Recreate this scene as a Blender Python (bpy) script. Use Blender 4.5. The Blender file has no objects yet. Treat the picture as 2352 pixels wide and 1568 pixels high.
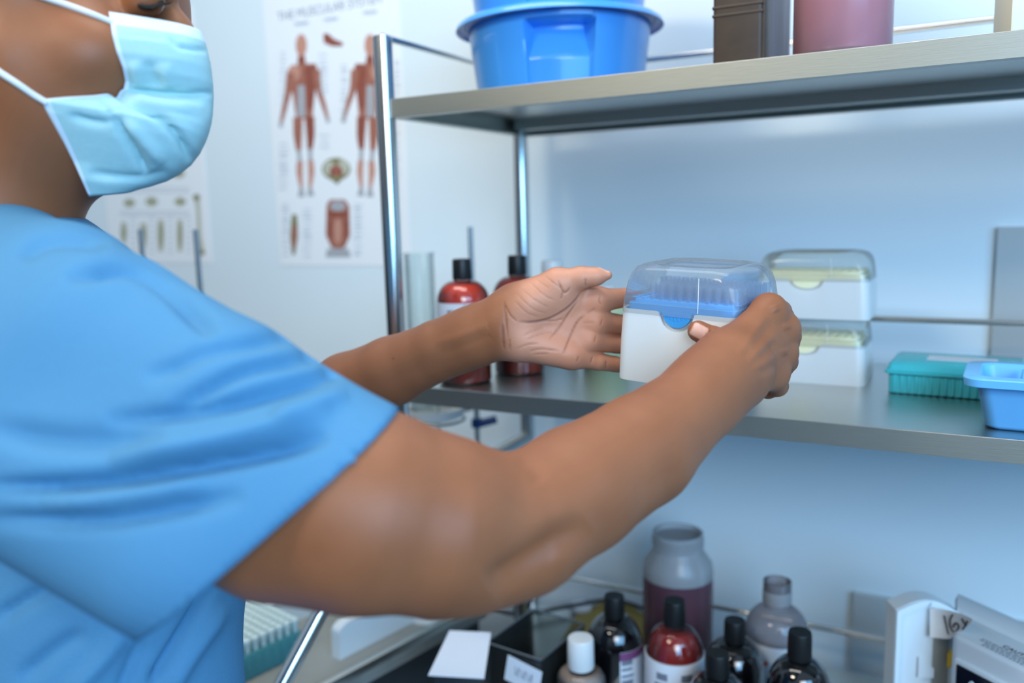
import bpy, bmesh, math, random
import numpy as np
from mathutils import Vector, Matrix

# ------------------------------------------------------------------ camera, light, exposure
sc = bpy.context.scene
FPX, YAW, PIT, ROL = 1938.2, -0.50211, -0.15027, -0.027397      # focal length in pixels of a 2352 px wide frame
CAM = np.array([0.643, -0.865, 0.213])
_f = np.array([math.sin(YAW)*math.cos(PIT), math.cos(YAW)*math.cos(PIT), math.sin(PIT)])
_r0 = np.array([math.cos(YAW), -math.sin(YAW), 0.0]); _u0 = np.cross(_r0, _f)
_r = math.cos(ROL)*_r0 + math.sin(ROL)*_u0
_u = -math.sin(ROL)*_r0 + math.cos(ROL)*_u0
cam_data = bpy.data.cameras.new('camera'); cam = bpy.data.objects.new('camera', cam_data)
sc.collection.objects.link(cam); sc.camera = cam
cam_data.sensor_width = 36.0; cam_data.lens = 36.0*FPX/2352.0
cam_data.clip_start = 0.02; cam_data.clip_end = 60
cam.matrix_world = Matrix(((_r[0], _u[0], -_f[0], CAM[0]), (_r[1], _u[1], -_f[1], CAM[1]), (_r[2], _u[2], -_f[2], CAM[2]), (0, 0, 0, 1)))
cam_data.dof.use_dof = True; cam_data.dof.focus_distance = 0.705
cam_data.dof.aperture_fstop = 2.9

sc.view_settings.view_transform = 'Standard'; sc.view_settings.look = 'None'
sc.view_settings.gamma = 1.0; sc.view_settings.use_curve_mapping = False
sc.view_settings.exposure = 0.0
try: sc.cycles.use_denoising = True
except Exception: pass
sc.cycles.max_bounces = 10; sc.cycles.transparent_max_bounces = 16; sc.cycles.caustics_reflective = False; sc.cycles.caustics_refractive = False

world = bpy.data.worlds.new('world'); sc.world = world; world.use_nodes = True
bg = world.node_tree.nodes['Background']; bg.inputs[1].default_value = 0.78
_n, _l = world.node_tree.nodes, world.node_tree.links            # soft room light: pale above, dim towards the floor
_tc = _n.new('ShaderNodeTexCoord'); _sp = _n.new('ShaderNodeSeparateXYZ'); _cr = _n.new('ShaderNodeValToRGB'); _mr = _n.new('ShaderNodeMapRange')
_l.new(_tc.outputs['Generated'], _sp.inputs[0]); _mr.inputs[1].default_value = -1; _l.new(_sp.outputs['Z'], _mr.inputs[0]); _l.new(_mr.outputs[0], _cr.inputs[0]); _l.new(_cr.outputs[0], bg.inputs[0])
_cr.color_ramp.elements[0].position = 0.45; _cr.color_ramp.elements[0].color = (0.02, 0.022, 0.025, 1)
_cr.color_ramp.elements[1].position = 0.75; _cr.color_ramp.elements[1].color = (0.52, 0.70, 0.92, 1)

def area(name, loc, target, sx, sy, power, col):
    d = bpy.data.lights.new(name, 'AREA'); d.shape = 'RECTANGLE'; d.size = sx; d.size_y = sy; d.energy = power; d.color = col
    o = bpy.data.objects.new(name, d); sc.collection.objects.link(o); o.location = loc
    o.rotation_euler = (Vector(target)-Vector(loc)).to_track_quat('-Z', 'Y').to_euler()
    return o
area('ceiling_panel_light', (-0.10, -1.41, 1.07), (0.25, 0.2, 0.1), 0.42, 0.20, 8.5, (1.0, 0.88, 0.66))
area('ceiling_tube_light', (0.1, -0.34, 1.50), (0.1, -0.30, 0.0), 1.3, 0.5, 14.0, (1.0, 0.95, 0.88))
area('window_light', (2.2, -1.7, 0.62), (0.6, 0.4, 0.05), 2.0, 1.2, 68.0, (0.24, 0.58, 1.0))
area('room_fill', (1.7, -2.3, 1.0), (0.3, 0.0, 0.05), 1.2, 0.9, 22.0, (1.0, 0.92, 0.80))  # added fill from behind the camera to brighten the scene, not a known lamp

def proj(P):
    d = np.asarray(P, float) - CAM; w = d @ _f
    return 1176 + FPX*(d @ _r)/w, 784 - FPX*(d @ _u)/w, w
def ray(px, py): return _f + ((px-1176)/FPX)*_r - ((py-784)/FPX)*_u
def at(px, py, D): return CAM + ray(px, py)*D
def onZ(px, py, z): d = ray(px, py); return CAM + d*((z-CAM[2])/d[2])
def onY(px, py, y): d = ray(px, py); return CAM + d*((y-CAM[1])/d[1])

# ------------------------------------------------------------------ materials
def srgb(r, g, b):
    f = lambda c: (c/255/12.92) if c/255 <= 0.04045 else ((c/255+0.055)/1.055)**2.4
    return (f(r), f(g), f(b), 1)
def nmat(name):
    m = bpy.data.materials.new(name); m.use_nodes = True; m.node_tree.nodes.clear(); return m, m.node_tree.nodes, m.node_tree.links
def pbr(name, col, rough=0.5, metal=0.0, noise=0.06, scale=30, bump=0.0, trans=0.0, sss=0.0, coat=0.0, spec=0.5, emis=0.0, stretch=(1, 1, 1), ior=1.45, bscale=None):
    m, n, l = nmat(name)
    out = n.new('ShaderNodeOutputMaterial'); p = n.new('ShaderNodeBsdfPrincipled')
    p.inputs['Roughness'].default_value = rough; p.inputs['Metallic'].default_value = metal
    p.inputs['Transmission Weight'].default_value = trans; p.inputs['Coat Weight'].default_value = coat
    p.inputs['Specular IOR Level'].default_value = spec; p.inputs['IOR'].default_value = ior
    if sss:
        p.inputs['Subsurface Weight'].default_value = sss; p.inputs['Subsurface Radius'].default_value = (0.006, 0.003, 0.002); p.inputs['Subsurface Scale'].default_value = 1.0
    tc = n.new('ShaderNodeTexCoord'); mp = n.new('ShaderNodeMapping'); mp.inputs['Scale'].default_value = stretch
    l.new(tc.outputs['Object'], mp.inputs['Vector'])
    nt = n.new('ShaderNodeTexNoise'); nt.inputs['Scale'].default_value = scale; nt.inputs['Detail'].default_value = 5
    l.new(mp.outputs[0], nt.inputs['Vector'])
    mx = n.new('ShaderNodeMix'); mx.data_type = 'RGBA'
    mx.inputs[6].default_value = tuple(c*(1-noise) for c in col[:3])+(1,); mx.inputs[7].default_value = tuple(min(1, c*(1+noise)) for c in col[:3])+(1,)
    l.new(nt.outputs['Fac'], mx.inputs[0]); l.new(mx.outputs[2], p.inputs['Base Color'])
    if bump:
        nb = nt
        if bscale:
            nb = n.new('ShaderNodeTexNoise'); nb.inputs['Scale'].default_value = bscale; nb.inputs['Detail'].default_value = 3; l.new(mp.outputs[0], nb.inputs['Vector'])
        b = n.new('ShaderNodeBump'); b.inputs['Strength'].default_value = bump; b.inputs['Distance'].default_value = 0.002
        l.new(nb.outputs['Fac'], b.inputs['Height']); l.new(b.outputs[0], p.inputs['Normal'])
    l.new(p.outputs[0], out.inputs[0]); return m
def film(name, tint, body, opacity, rough=0.08, gloss=1.0):
    """thin clear or frosted plastic: what passes straight through, what scatters, and the surface reflection"""
    m, n, l = nmat(name)
    out = n.new('ShaderNodeOutputMaterial'); t = n.new('ShaderNodeBsdfTransparent'); t.inputs[0].default_value = tint
    d = n.new('ShaderNodeBsdfDiffuse'); d.inputs[0].default_value = body
    tl = n.new('ShaderNodeBsdfTranslucent'); tl.inputs[0].default_value = body
    dt = n.new('ShaderNodeMixShader'); dt.inputs[0].default_value = 0.5; l.new(d.outputs[0], dt.inputs[1]); l.new(tl.outputs[0], dt.inputs[2])
    tx = n.new('ShaderNodeTexCoord'); nz = n.new('ShaderNodeTexNoise'); nz.inputs['Scale'].default_value = 25; l.new(tx.outputs['Object'], nz.inputs['Vector'])
    mr = n.new('ShaderNodeMapRange'); mr.inputs[3].default_value = opacity*0.85; mr.inputs[4].default_value = min(1, opacity*1.15); l.new(nz.outputs['Fac'], mr.inputs[0])
    m1 = n.new('ShaderNodeMixShader'); l.new(mr.outputs[0], m1.inputs[0]); l.new(t.outputs[0], m1.inputs[1]); l.new(dt.outputs[0], m1.inputs[2])
    g = n.new('ShaderNodeBsdfGlossy'); g.inputs['Roughness'].default_value = rough
    fr = n.new('ShaderNodeFresnel'); fr.inputs[0].default_value = 1.45
    mu = n.new('ShaderNodeMath'); mu.operation = 'MULTIPLY'; mu.inputs[1].default_value = gloss; l.new(fr.outputs[0], mu.inputs[0])
    m2 = n.new('ShaderNodeMixShader'); l.new(mu.outputs[0], m2.inputs[0]); l.new(m1.outputs[0], m2.inputs[1]); l.new(g.outputs[0], m2.inputs[2])
    l.new(m2.outputs[0], out.inputs[0]); return m

M = {}
M['wall'] = pbr('pale_blue_white_wall_paint', (0.80, 0.91, 0.95, 1), 0.35, noise=0.02, scale=3)
M['floor'] = pbr('grey_vinyl_floor', srgb(120, 122, 120), 0.5, noise=0.1, scale=6)
M['ceiling'] = pbr('ceiling_paint', (0.75, 0.77, 0.78, 1), 0.9, noise=0.02)
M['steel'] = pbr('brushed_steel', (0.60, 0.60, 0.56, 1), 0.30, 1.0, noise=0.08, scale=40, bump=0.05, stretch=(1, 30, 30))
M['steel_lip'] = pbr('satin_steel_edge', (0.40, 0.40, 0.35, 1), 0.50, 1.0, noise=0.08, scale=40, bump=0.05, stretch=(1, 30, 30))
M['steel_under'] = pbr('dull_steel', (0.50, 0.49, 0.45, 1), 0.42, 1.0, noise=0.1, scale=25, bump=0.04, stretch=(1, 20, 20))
M['chrome'] = pbr('polished_steel_tube', (0.66, 0.66, 0.64, 1), 0.20, 1.0, noise=0.05, scale=40, stretch=(20, 20, 1))
M['rod'] = pbr('grey_metal_rod', (0.30, 0.33, 0.35, 1), 0.35, 0.9)
M['blue_tub'] = pbr('blue_basin_plastic', srgb(72, 160, 238), 0.28, noise=0.03, scale=20, sss=0.1, coat=0.3)
M['blue_bin'] = pbr('sky_blue_bin_plastic', srgb(112, 194, 255), 0.38, noise=0.03, scale=20, sss=0.1)
M['blue_rack'] = pbr('blue_rack_plastic', srgb(70, 160, 225), 0.4, noise=0.04)
M['yellow_rack'] = pbr('pale_yellow_rack_plastic', srgb(255, 247, 205), 0.4, noise=0.03)
M['white_pl'] = pbr('white_plastic', srgb(222, 224, 222), 0.32, noise=0.02, scale=18, sss=0.08)
M['white_dirty'] = pbr('scuffed_white_plastic', srgb(228, 234, 236), 0.38, noise=0.04, scale=12, sss=0.05)
M['lid'] = film('clear_lid_plastic', (0.93, 0.97, 1.0, 1), srgb(240, 248, 252), 0.21, 0.10, 0.6)
M['lid_yellowed'] = film('frosted_lid_plastic', (0.92, 0.95, 0.95, 1), srgb(250, 250, 240), 0.22, 0.15, 0.8)
M['clear'] = film('clear_bottle_plastic', (0.96, 0.96, 0.96, 1), srgb(220, 225, 230), 0.03, 0.04, 1.0)
M['glass'] = film('thin_glass', (0.95, 0.98, 0.98, 1), srgb(230, 240, 240), 0.05, 0.03, 0.45)
M['milky'] = film('milky_bottle_plastic', (0.85, 0.86, 0.88, 1), srgb(228, 230, 232), 0.62, 0.25, 0.8)
M['plum_wall'] = film('plum_tinted_plastic', (0.5, 0.35, 0.4, 1), srgb(140, 98, 112), 0.75, 0.25, 0.8)
M['greyclear'] = film('greyish_bottle_plastic', (0.85, 0.82, 0.83, 1), srgb(190, 185, 190), 0.45, 0.12, 1.0)
M['acrylic'] = film('clear_acrylic', (0.85, 0.86, 0.84, 1), srgb(160, 165, 160), 0.10, 0.05, 1.0)
M['tip'] = film('frosted_tip_plastic', (0.90, 0.95, 1.0, 1), srgb(220, 236, 250), 0.14, 0.2, 0.4)
M['red_liq'] = pbr('red_liquid', srgb(255, 66, 30), 0.12, noise=0.10, scale=14, sss=0.25, coat=0.6)
M['dark_red_liq'] = pbr('dark_red_liquid', srgb(165, 22, 8), 0.12, noise=0.2, scale=14, trans=0.2, coat=0.6)
M['pink_liq'] = pbr('pink_liquid', srgb(240, 168, 178), 0.35, noise=0.03, scale=10, sss=0.2, coat=0.2)
M['plum_liq'] = pbr('plum_liquid', srgb(120, 78, 92), 0.3, noise=0.06, scale=10, sss=0.15)
M['beige_liq'] = pbr('beige_liquid', srgb(168, 150, 138), 0.4, noise=0.05)
M['black_pl'] = pbr('black_cap_plastic', srgb(16, 17, 17), 0.45, noise=0.1)
M['black_bottle'] = pbr('black_glossy_bottle', srgb(9, 10, 13), 0.06, noise=0.1, coat=1.0)
M['label'] = pbr('white_label_paper', srgb(226, 230, 236), 0.6, noise=0.02)
M['ink'] = pbr('grey_print', srgb(120, 128, 140), 0.7)
M['ink_dark'] = pbr('black_ink', srgb(28, 30, 36), 0.6)
M['purple'] = pbr('purple_label_print', srgb(125, 70, 115), 0.6)
M['navy'] = pbr('blue_label_print', srgb(40, 70, 160), 0.6)
M['orange'] = pbr('orange_print', srgb(232, 96, 48), 0.5)
M['cream'] = pbr('cream_carton', srgb(250, 246, 220), 0.6, noise=0.02)
M['brown'] = pbr('dark_brown_leather', srgb(74, 58, 46), 0.5, noise=0.2, scale=60, bump=0.2)
M['marble'] = pbr('grey_marbled_board', srgb(148, 140, 152), 0.6, noise=0.45, scale=60, stretch=(1, 1, .15))
M['pages'] = pbr('old_page_edges', srgb(190, 180, 160), 0.8, noise=0.1)
M['teal'] = pbr('teal_translucent_plastic', srgb(74, 208, 220), 0.22, noise=0.12, scale=22, trans=0.08, sss=0.15)
M['teal_dull'] = pbr('teal_rack_plastic', srgb(70, 135, 140), 0.4, noise=0.08)
M['tube'] = pbr('white_tube_plastic', srgb(205, 222, 218), 0.4)
M['machine'] = pbr('light_grey_instrument_plastic', srgb(214, 222, 226), 0.42, noise=0.02, scale=8)
M['machine_white'] = pbr('white_instrument_plastic', srgb(226, 236, 240), 0.35, noise=0.02)
M['screen'] = pbr('dark_display_glass', srgb(18, 22, 38), 0.15, noise=0.05)
M['tape'] = pbr('cream_masking_tape', srgb(226, 222, 216), 0.7, noise=0.02)
M['yellow'] = pbr('yellow_sticker', srgb(232, 190, 50), 0.5)
M['panel'] = pbr('grey_panel_board', srgb(196, 202, 202), 0.5, noise=0.04, scale=8)
M['amber'] = pbr('amber_card', srgb(150, 128, 60), 0.6, noise=0.1)
M['palegreen'] = pbr('pale_green_bottle_plastic', srgb(205, 214, 170), 0.4, noise=0.05, sss=0.2)
M['charcoal'] = pbr('charcoal_cabinet_paint', srgb(40, 44, 46), 0.45, noise=0.08)
M['trolley'] = pbr('trolley_top_laminate', srgb(150, 150, 142), 0.45, noise=0.05)
M['tan'] = pbr('tan_cardboard', srgb(190, 165, 120), 0.7)
M['blue_clamp'] = pbr('dark_blue_clamp_plastic', srgb(12, 58, 110), 0.4)
M['rubber'] = pbr('black_cable_rubber', srgb(22, 24, 26), 0.5)
M['poster'] = pbr('glossy_poster_paper', srgb(247, 251, 253), 0.3, noise=0.015, scale=4)
M['muscle'] = pbr('poster_muscle_print', srgb(172, 112, 94), 0.4, noise=0.35, scale=120)
M['muscle_d'] = pbr('poster_dark_muscle_print', srgb(152, 86, 70), 0.4, noise=0.3, scale=120)
M['muscle_l'] = pbr('poster_light_muscle_print', srgb(205, 150, 130), 0.4, noise=0.2, scale=120)
M['bone'] = pbr('poster_bone_print', srgb(196, 198, 178), 0.4, noise=0.15, scale=150)
M['sinew'] = pbr('poster_grey_print', srgb(178, 180, 184), 0.4, noise=0.1, scale=120)
M['caption'] = pbr('poster_caption_print', srgb(198, 206, 216), 0.4)
M['title'] = pbr('poster_title_print', srgb(140, 152, 166), 0.4)
M['olive'] = pbr('poster_olive_print', srgb(140, 138, 100), 0.4, noise=0.2, scale=120)
M['skin'] = None
M['scrub'] = pbr('blue_scrub_cotton', srgb(80, 134, 170), 0.8, noise=0.05, scale=400, bump=0.12, spec=0.2)
M['trousers'] = pbr('blue_trouser_cotton', srgb(70, 130, 210), 0.8, noise=0.05, scale=400, bump=0.1, spec=0.2)
M['hair'] = pbr('black_hair', srgb(24, 20, 18), 0.5, noise=0.3, scale=200, stretch=(1, 1, .1))
M['mask'] = pbr('blue_mask_fabric', srgb(165, 206, 210), 0.75, noise=0.05, scale=300, bump=0.08, sss=0.15, spec=0.3)
M['mask_band'] = pbr('pale_mask_binding', srgb(205, 226, 242), 0.75, noise=0.03, scale=200, spec=0.3)
M['strap'] = pbr('white_elastic_loop', srgb(222, 224, 222), 0.8)
M['eye'] = pbr('eye_white', srgb(225, 220, 215), 0.2)
M['shoe'] = pbr('white_clog_rubber', srgb(220, 220, 220), 0.5)

# ------------------------------------------------------------------ helpers
def tag(o, label=None, cat=None, group=None, kind=None):
    if label: o['label'] = label
    if cat: o['category'] = cat
    if group: o['group'] = group
    if kind: o['kind'] = kind
    return o
def empty(name, loc=(0, 0, 0), rotz=0.0, label=None, cat=None, group=None):
    o = bpy.data.objects.new(name, None); o.empty_display_size = 0.02; sc.collection.objects.link(o)
    o.location = tuple(loc); o.rotation_euler = (0, 0, rotz); return tag(o, label, cat, group)

class MB:
    """collects shapes into one mesh; each shape takes a material key"""
    def __init__(s): s.v = []; s.f = []; s.m = []; s.mats = []
    def mi(s, k):
        if k not in s.mats: s.mats.append(k)
        return s.mats.index(k)
    def add(s, vs, fs, k):
        b = len(s.v); s.v += [tuple(map(float, v)) for v in vs]; i = s.mi(k)
        for f in fs: s.f.append(tuple(b+j for j in f)); s.m.append(i)
    def box(s, x0, x1, y0, y1, z0, z1, k, bev=0.0, seg=2):
        if not bev:
            s.add([(x0, y0, z0), (x1, y0, z0), (x1, y1, z0), (x0, y1, z0), (x0, y0, z1), (x1, y0, z1), (x1, y1, z1), (x0, y1, z1)],
                  [(0, 3, 2, 1), (4, 5, 6, 7), (0, 1, 5, 4), (1, 2, 6, 5), (2, 3, 7, 6), (3, 0, 4, 7)], k); return
        bm = bmesh.new(); bmesh.ops.create_cube(bm, size=1)
        for v in bm.verts: v.co = Vector(((x0+x1)/2+v.co.x*(x1-x0), (y0+y1)/2+v.co.y*(y1-y0), (z0+z1)/2+v.co.z*(z1-z0)))
        bmesh.ops.bevel(bm, geom=list(bm.edges), offset=bev, segments=seg, affect='EDGES', profile=0.5, clamp_overlap=True)
        s.bm(bm, k)
    def bm(s, bm, k):
        bm.verts.index_update(); s.add([v.co for v in bm.verts], [[v.index for v in f.verts] for f in bm.faces], k); bm.free()
    def lathe(s, prof, k, c=(0, 0, 0), n=48, a0=0.0, a1=2*math.pi, rfun=None):
        full = abs(a1-a0-2*math.pi) < 1e-6; cols = n if full else n+1; vs = []; fs = []
        for (r, z) in prof:
            for i in range(cols):
                a = a0+(a1-a0)*i/n; rr = rfun(r, z, a) if rfun else r
                vs.append((c[0]+rr*math.cos(a), c[1]+rr*math.sin(a), c[2]+z))
        for j in range(len(prof)-1):
            for i in range(n):
                i2 = (i+1) % cols; fs.append((j*cols+i, j*cols+i2, (j+1)*cols+i2, (j+1)*cols+i))
        if full:
            if prof[0][0] > 1e-6: fs.append(tuple(range(cols-1, -1, -1)))
            if prof[-1][0] > 1e-6: fs.append(tuple((len(prof)-1)*cols+i for i in range(cols)))
        s.add(vs, fs, k)
    def tube(s, pts, r, k, n=12, caps=True):
        pts = [Vector(p) for p in pts]; rs = r if isinstance(r, (list, tuple)) else [r]*len(pts); vs = []; fs = []
        t = (pts[1]-pts[0]).normalized(); a = t.orthogonal().normalized()
        for i, p in enumerate(pts):
            t = (pts[min(i+1, len(pts)-1)]-pts[max(i-1, 0)]).normalized()
            a = (a-t*a.dot(t)).normalized(); b = t.cross(a)
            for j in range(n):
                th = 2*math.pi*j/n; vs.append(p+(a*math.cos(th)+b*math.sin(th))*rs[i])
        for i in range(len(pts)-1):
            for j in range(n): fs.append((i*n+j, i*n+(j+1) % n, (i+1)*n+(j+1) % n, (i+1)*n+j))
        if caps: fs.append(tuple(range(n-1, -1, -1))); fs.append(tuple((len(pts)-1)*n+j for j in range(n)))
        s.add(vs, fs, k)
    def rings(s, rings, k, cap0=True, cap1=True):
        n = len(rings[0]); vs = [p for r in rings for p in r]; fs = []
        for j in range(len(rings)-1):
            for i in range(n): fs.append((j*n+i, j*n+(i+1) % n, (j+1)*n+(i+1) % n, (j+1)*n+i))
        if cap0: fs.append(tuple(range(n-1, -1, -1)))
        if cap1: fs.append(tuple((len(rings)-1)*n+i for i in range(n)))
        s.add(vs, fs, k)
    def build(s, name, parent=None, smooth=True, loc=None, angle=40):
        me = bpy.data.meshes.new(name); me.from_pydata(s.v, [], s.f)
        for k in s.mats: me.materials.append(M[k])
        me.polygons.foreach_set('material_index', s.m)
        if smooth:
            me.polygons.foreach_set('use_smooth', [True]*len(me.polygons))
            try: me.set_sharp_from_angle(angle=math.radians(angle))
            except Exception: pass
        me.update(); o = bpy.data.objects.new(name, me); sc.collection.objects.link(o)
        if parent: o.parent = parent
        if loc is not None: o.location = tuple(loc)
        return o
def rrect(hw, hd, r, n=6, m=0):
    """rounded rectangle, counter-clockwise from the front-left; m extra points along each straight side"""
    pts = []
    cs = [(-hw+r, -hd+r, math.pi), (hw-r, -hd+r, 1.5*math.pi), (hw-r, hd-r, 0), (-hw+r, hd-r, 0.5*math.pi)]
    for q, (cx, cy, a0) in enumerate(cs):
        for i in range(n+1):
            a = a0+0.5*math.pi*i/n; pts.append((cx+r*math.cos(a), cy+r*math.sin(a)))
        if m:
            a = a0+0.5*math.pi; p = pts[-1]; nx, ny, na = cs[(q+1) % 4]; e = (nx+r*math.cos(na), ny+r*math.sin(na))
            for i in range(1, m+1): t = i/(m+1); pts.append((p[0]+(e[0]-p[0])*t, p[1]+(e[1]-p[1])*t))
    return pts
def spline(pts, n=8):
    P = [np.asarray(p, float) for p in pts]; P = [2*P[0]-P[1]]+P+[2*P[-1]-P[-2]]; out = []
    for i in range(1, len(P)-2):
        for j in range(n):
            t = j/n; out.append(0.5*((2*P[i])+(-P[i-1]+P[i+1])*t+(2*P[i-1]-5*P[i]+4*P[i+1]-P[i+2])*t*t+(-P[i-1]+3*P[i]-3*P[i+1]+P[i+2])*t**3))
    out.append(P[-2]); return out
def text(name, body, size, mat, parent, mtx, align='CENTER', extrude=0.0001):
    cu = bpy.data.curves.new(name, 'FONT'); cu.body = body; cu.size = size; cu.align_x = align; cu.extrude = extrude
    cu.materials.append(M[mat]); o = bpy.data.objects.new(name, cu); sc.collection.objects.link(o)
    me = bpy.data.meshes.new_from_object(o.evaluated_get(bpy.context.evaluated_depsgraph_get()))
    bpy.data.objects.remove(o); o = bpy.data.objects.new(name, me); sc.collection.objects.link(o)
    o.parent = parent; o.matrix_local = mtx; return o
def copy_tree(o, parent=None):
    c = o.copy(); sc.collection.objects.link(c); c.parent = parent
    for ch in list(o.children): copy_tree(ch, c)
    return c
# ------------------------------------------------------------------ the room
WY = 0.452; FZ = -1.25
def struct(name, b):
    o = b.build(name, smooth=False); o['kind'] = 'structure'; return o
b = MB(); b.box(-3.2, 2.6, WY, WY+0.1, FZ, 1.75, 'wall'); struct('wall_back', b)
b = MB(); b.box(-3.2, 2.6, -3.2, WY+0.1, FZ-0.1, FZ, 'floor'); struct('floor', b)

for (x0, x1, z0, z1, lab) in ((0.669, 1.02, 0.003, 0.178, 'grey board on the wall above the blue bin, at the right frame edge'), (0.506, 0.95, -0.50, -0.372, 'grey board low on the wall behind the white instrument')):
    b = MB(); b.box(x0, x1, WY-0.010, WY-0.0002, z0, z1, 'panel', 0.0015); tag(b.build('wall_board'), lab, 'board')

# posters: printed sheets flat on the wall
def wp(px, py, off=0.0): p = onY(px, py, WY-0.0012-off); return p
class Sheet(MB):
    lay = 0.0
    def quad(s, pts, k):
        s.lay += 0.000012; s.add([wp(x, y, 0.0001+s.lay) for x, y in pts], [tuple(range(len(pts)))[::-1]], k)
    def ell(s, x, y, rx, ry, k, n=20, rot=0.0):
        c, q = math.cos(rot), math.sin(rot)
        s.quad([(x+rx*math.cos(t)*c-ry*math.sin(t)*q, y+rx*math.cos(t)*q+ry*math.sin(t)*c) for t in [2*math.pi*i/n for i in range(n)]], k)
    def stroke(s, pts, ws, k):
        P = spline([(*p, 0) for p in pts], 5) if len(pts) > 2 else [np.array((*p, 0.)) for p in pts]
        W = np.interp(np.linspace(0, 1, len(P)), np.linspace(0, 1, len(ws)), ws); L = []; R = []
        for i, p in enumerate(P):
            t = P[min(i+1, len(P)-1)]-P[max(i-1, 0)]; t = t/np.linalg.norm(t); nx, ny = -t[1], t[0]
            L.append((p[0]+nx*W[i]/2, p[1]+ny*W[i]/2)); R.append((p[0]-nx*W[i]/2, p[1]-ny*W[i]/2))
        s.quad(L+R[::-1], k)
def sheet_base(s, p00, p11, k='poster'):
    x0, z0, x1, z1 = p00[0], p00[1], p11[0], p11[1]
    s.box(x0, x1, WY-0.0012, WY-0.0002, z0, z1, k)

s = Sheet(); L, R = wp(630, 400)[0], wp(929, 300)[0]; zb = wp(760, 610)[2]
sheet_base(s, (L, zb), (R, zb+0.560))
def figure(s, dx, hx, flip=1):
    X = lambda x: hx+flip*(x-692)+dx
    k = ('muscle', 'muscle_d', 'muscle_l')
    s.ell(X(692), 104, 13, 26, 'muscle_l'); s.stroke([(X(692), 128), (X(693), 150)], [16, 20], 'muscle_d')
    s.quad([(X(660), 160), (X(690), 146), (X(726), 146), (X(733), 180), (X(722), 215), (X(718), 270), (X(680), 275), (X(672), 215), (X(662), 195)], 'muscle')
    s.ell(X(676), 166, 14, 18, 'muscle_l'); s.stroke([(X(712), 150), (X(714), 190), (X(712), 250)], [26, 24, 14], 'muscle_d')
    s.quad([(X(684), 196), (X(700), 196), (X(702), 268), (X(682), 268)], 'sinew')
    s.stroke([(X(668), 168), (X(662), 210), (X(654), 245), (X(645), 285)], [20, 15, 12, 7], 'muscle'); s.ell(X(645), 286, 5, 8, 'sinew')
    s.stroke([(X(727), 160), (X(732), 205), (X(743), 240), (X(753), 275)], [18, 14, 11, 7], 'muscle'); s.ell(X(753), 276, 5, 7, 'sinew')
    s.stroke([(X(684), 270), (X(684), 310), (X(686), 345)], [22, 20, 12], 'muscle'); s.stroke([(X(686), 345), (X(689), 372)], [10, 9], 'sinew')
    s.stroke([(X(689), 370), (X(688), 395), (X(692), 432)], [14, 15, 7], 'muscle_l')
    s.stroke([(X(711), 268), (X(713), 310), (X(712), 342)], [22, 19, 12], 'muscle_d'); s.stroke([(X(712), 342), (X(713), 370)], [10, 9], 'sinew')
    s.stroke([(X(713), 368), (X(715), 395), (X(712), 432)], [13, 14, 7], 'muscle_l')
    s.stroke([(X(692), 430), (X(692), 452)], [8, 16], 'sinew'); s.stroke([(X(712), 430), (X(714), 450)], [8, 16], 'sinew')
figure(s, 0, 692); figure(s, 158, 692, -1)
s.quad([(742, 78), (752, 76), (768, 90), (788, 98), (786, 106), (762, 106), (744, 98)], 'muscle_d')
s.ell(772, 388, 33, 26, 'olive'); s.ell(756, 386, 13, 17, 'bone'); s.ell(788, 384, 13, 18, 'bone'); s.ell(772, 398, 15, 20, 'muscle'); s.quad([(752, 404), (792, 404), (774, 424)], 'olive'); s.ell(764, 394, 5, 10, 'muscle_d'); s.ell(781, 394, 5, 10, 'muscle_d')
s.quad([(750, 470), (758, 458), (792, 458), (802, 472), (804, 540), (793, 566), (778, 580), (760, 566), (748, 540)], 'muscle'); s.ell(776, 473, 18, 12, 'sinew'); s.quad([(752, 486), (801, 486), (799, 500), (753, 500)], 'muscle_d'); s.ell(776, 530, 9, 30, 'muscle_l'); s.stroke([(757, 505), (759, 545)], [10, 8], 'muscle_d'); s.stroke([(795, 505), (793, 545)], [10, 8], 'muscle_d')
s.quad([(752, 570), (800, 570), (806, 590), (748, 590)], 'sinew')
s.stroke([(676, 492), (676, 510), (675, 545), (674, 585)], [10, 15, 18, 6], 'olive'); s.stroke([(677, 515), (676, 545), (675, 570)], [10, 13, 6], 'muscle')
rnd = random.Random(4)
for (cx, y0, y1, w) in ((650, 120, 240, 16), (742, 125, 215, 22), (790, 150, 280, 18), (650, 330, 440, 26), (745, 310, 345, 26), (655, 470, 590, 18), (705, 480, 590, 24), (822, 470, 590, 22), (912, 140, 560, 16)):
    y = y0
    while y < y1: s.stroke([(cx-w*rnd.uniform(.3, .5), y), (cx+w*rnd.uniform(.3, .5), y)], [2.0, 2.0], 'caption'); y += rnd.uniform(6, 15)
for cx, y in ((692, 52), (760, 42), (850, 26)): s.stroke([(cx-16, y+2), (cx+16, y-2)], [4, 4], 'caption')
po = s.build('anatomy_poster', smooth=False)
tag(po, 'muscle anatomy poster with red figures, on the wall behind the front post', 'poster')
zc = wp(775, 14)[2]
text('title_lettering', 'THE MUSCULAR SYSTEM', 0.0235, 'title', po, Matrix.Translation(((L+R)/2, WY-0.0014, zc-0.008)) @ Matrix.Rotation(math.pi/2, 4, 'X'))

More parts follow.
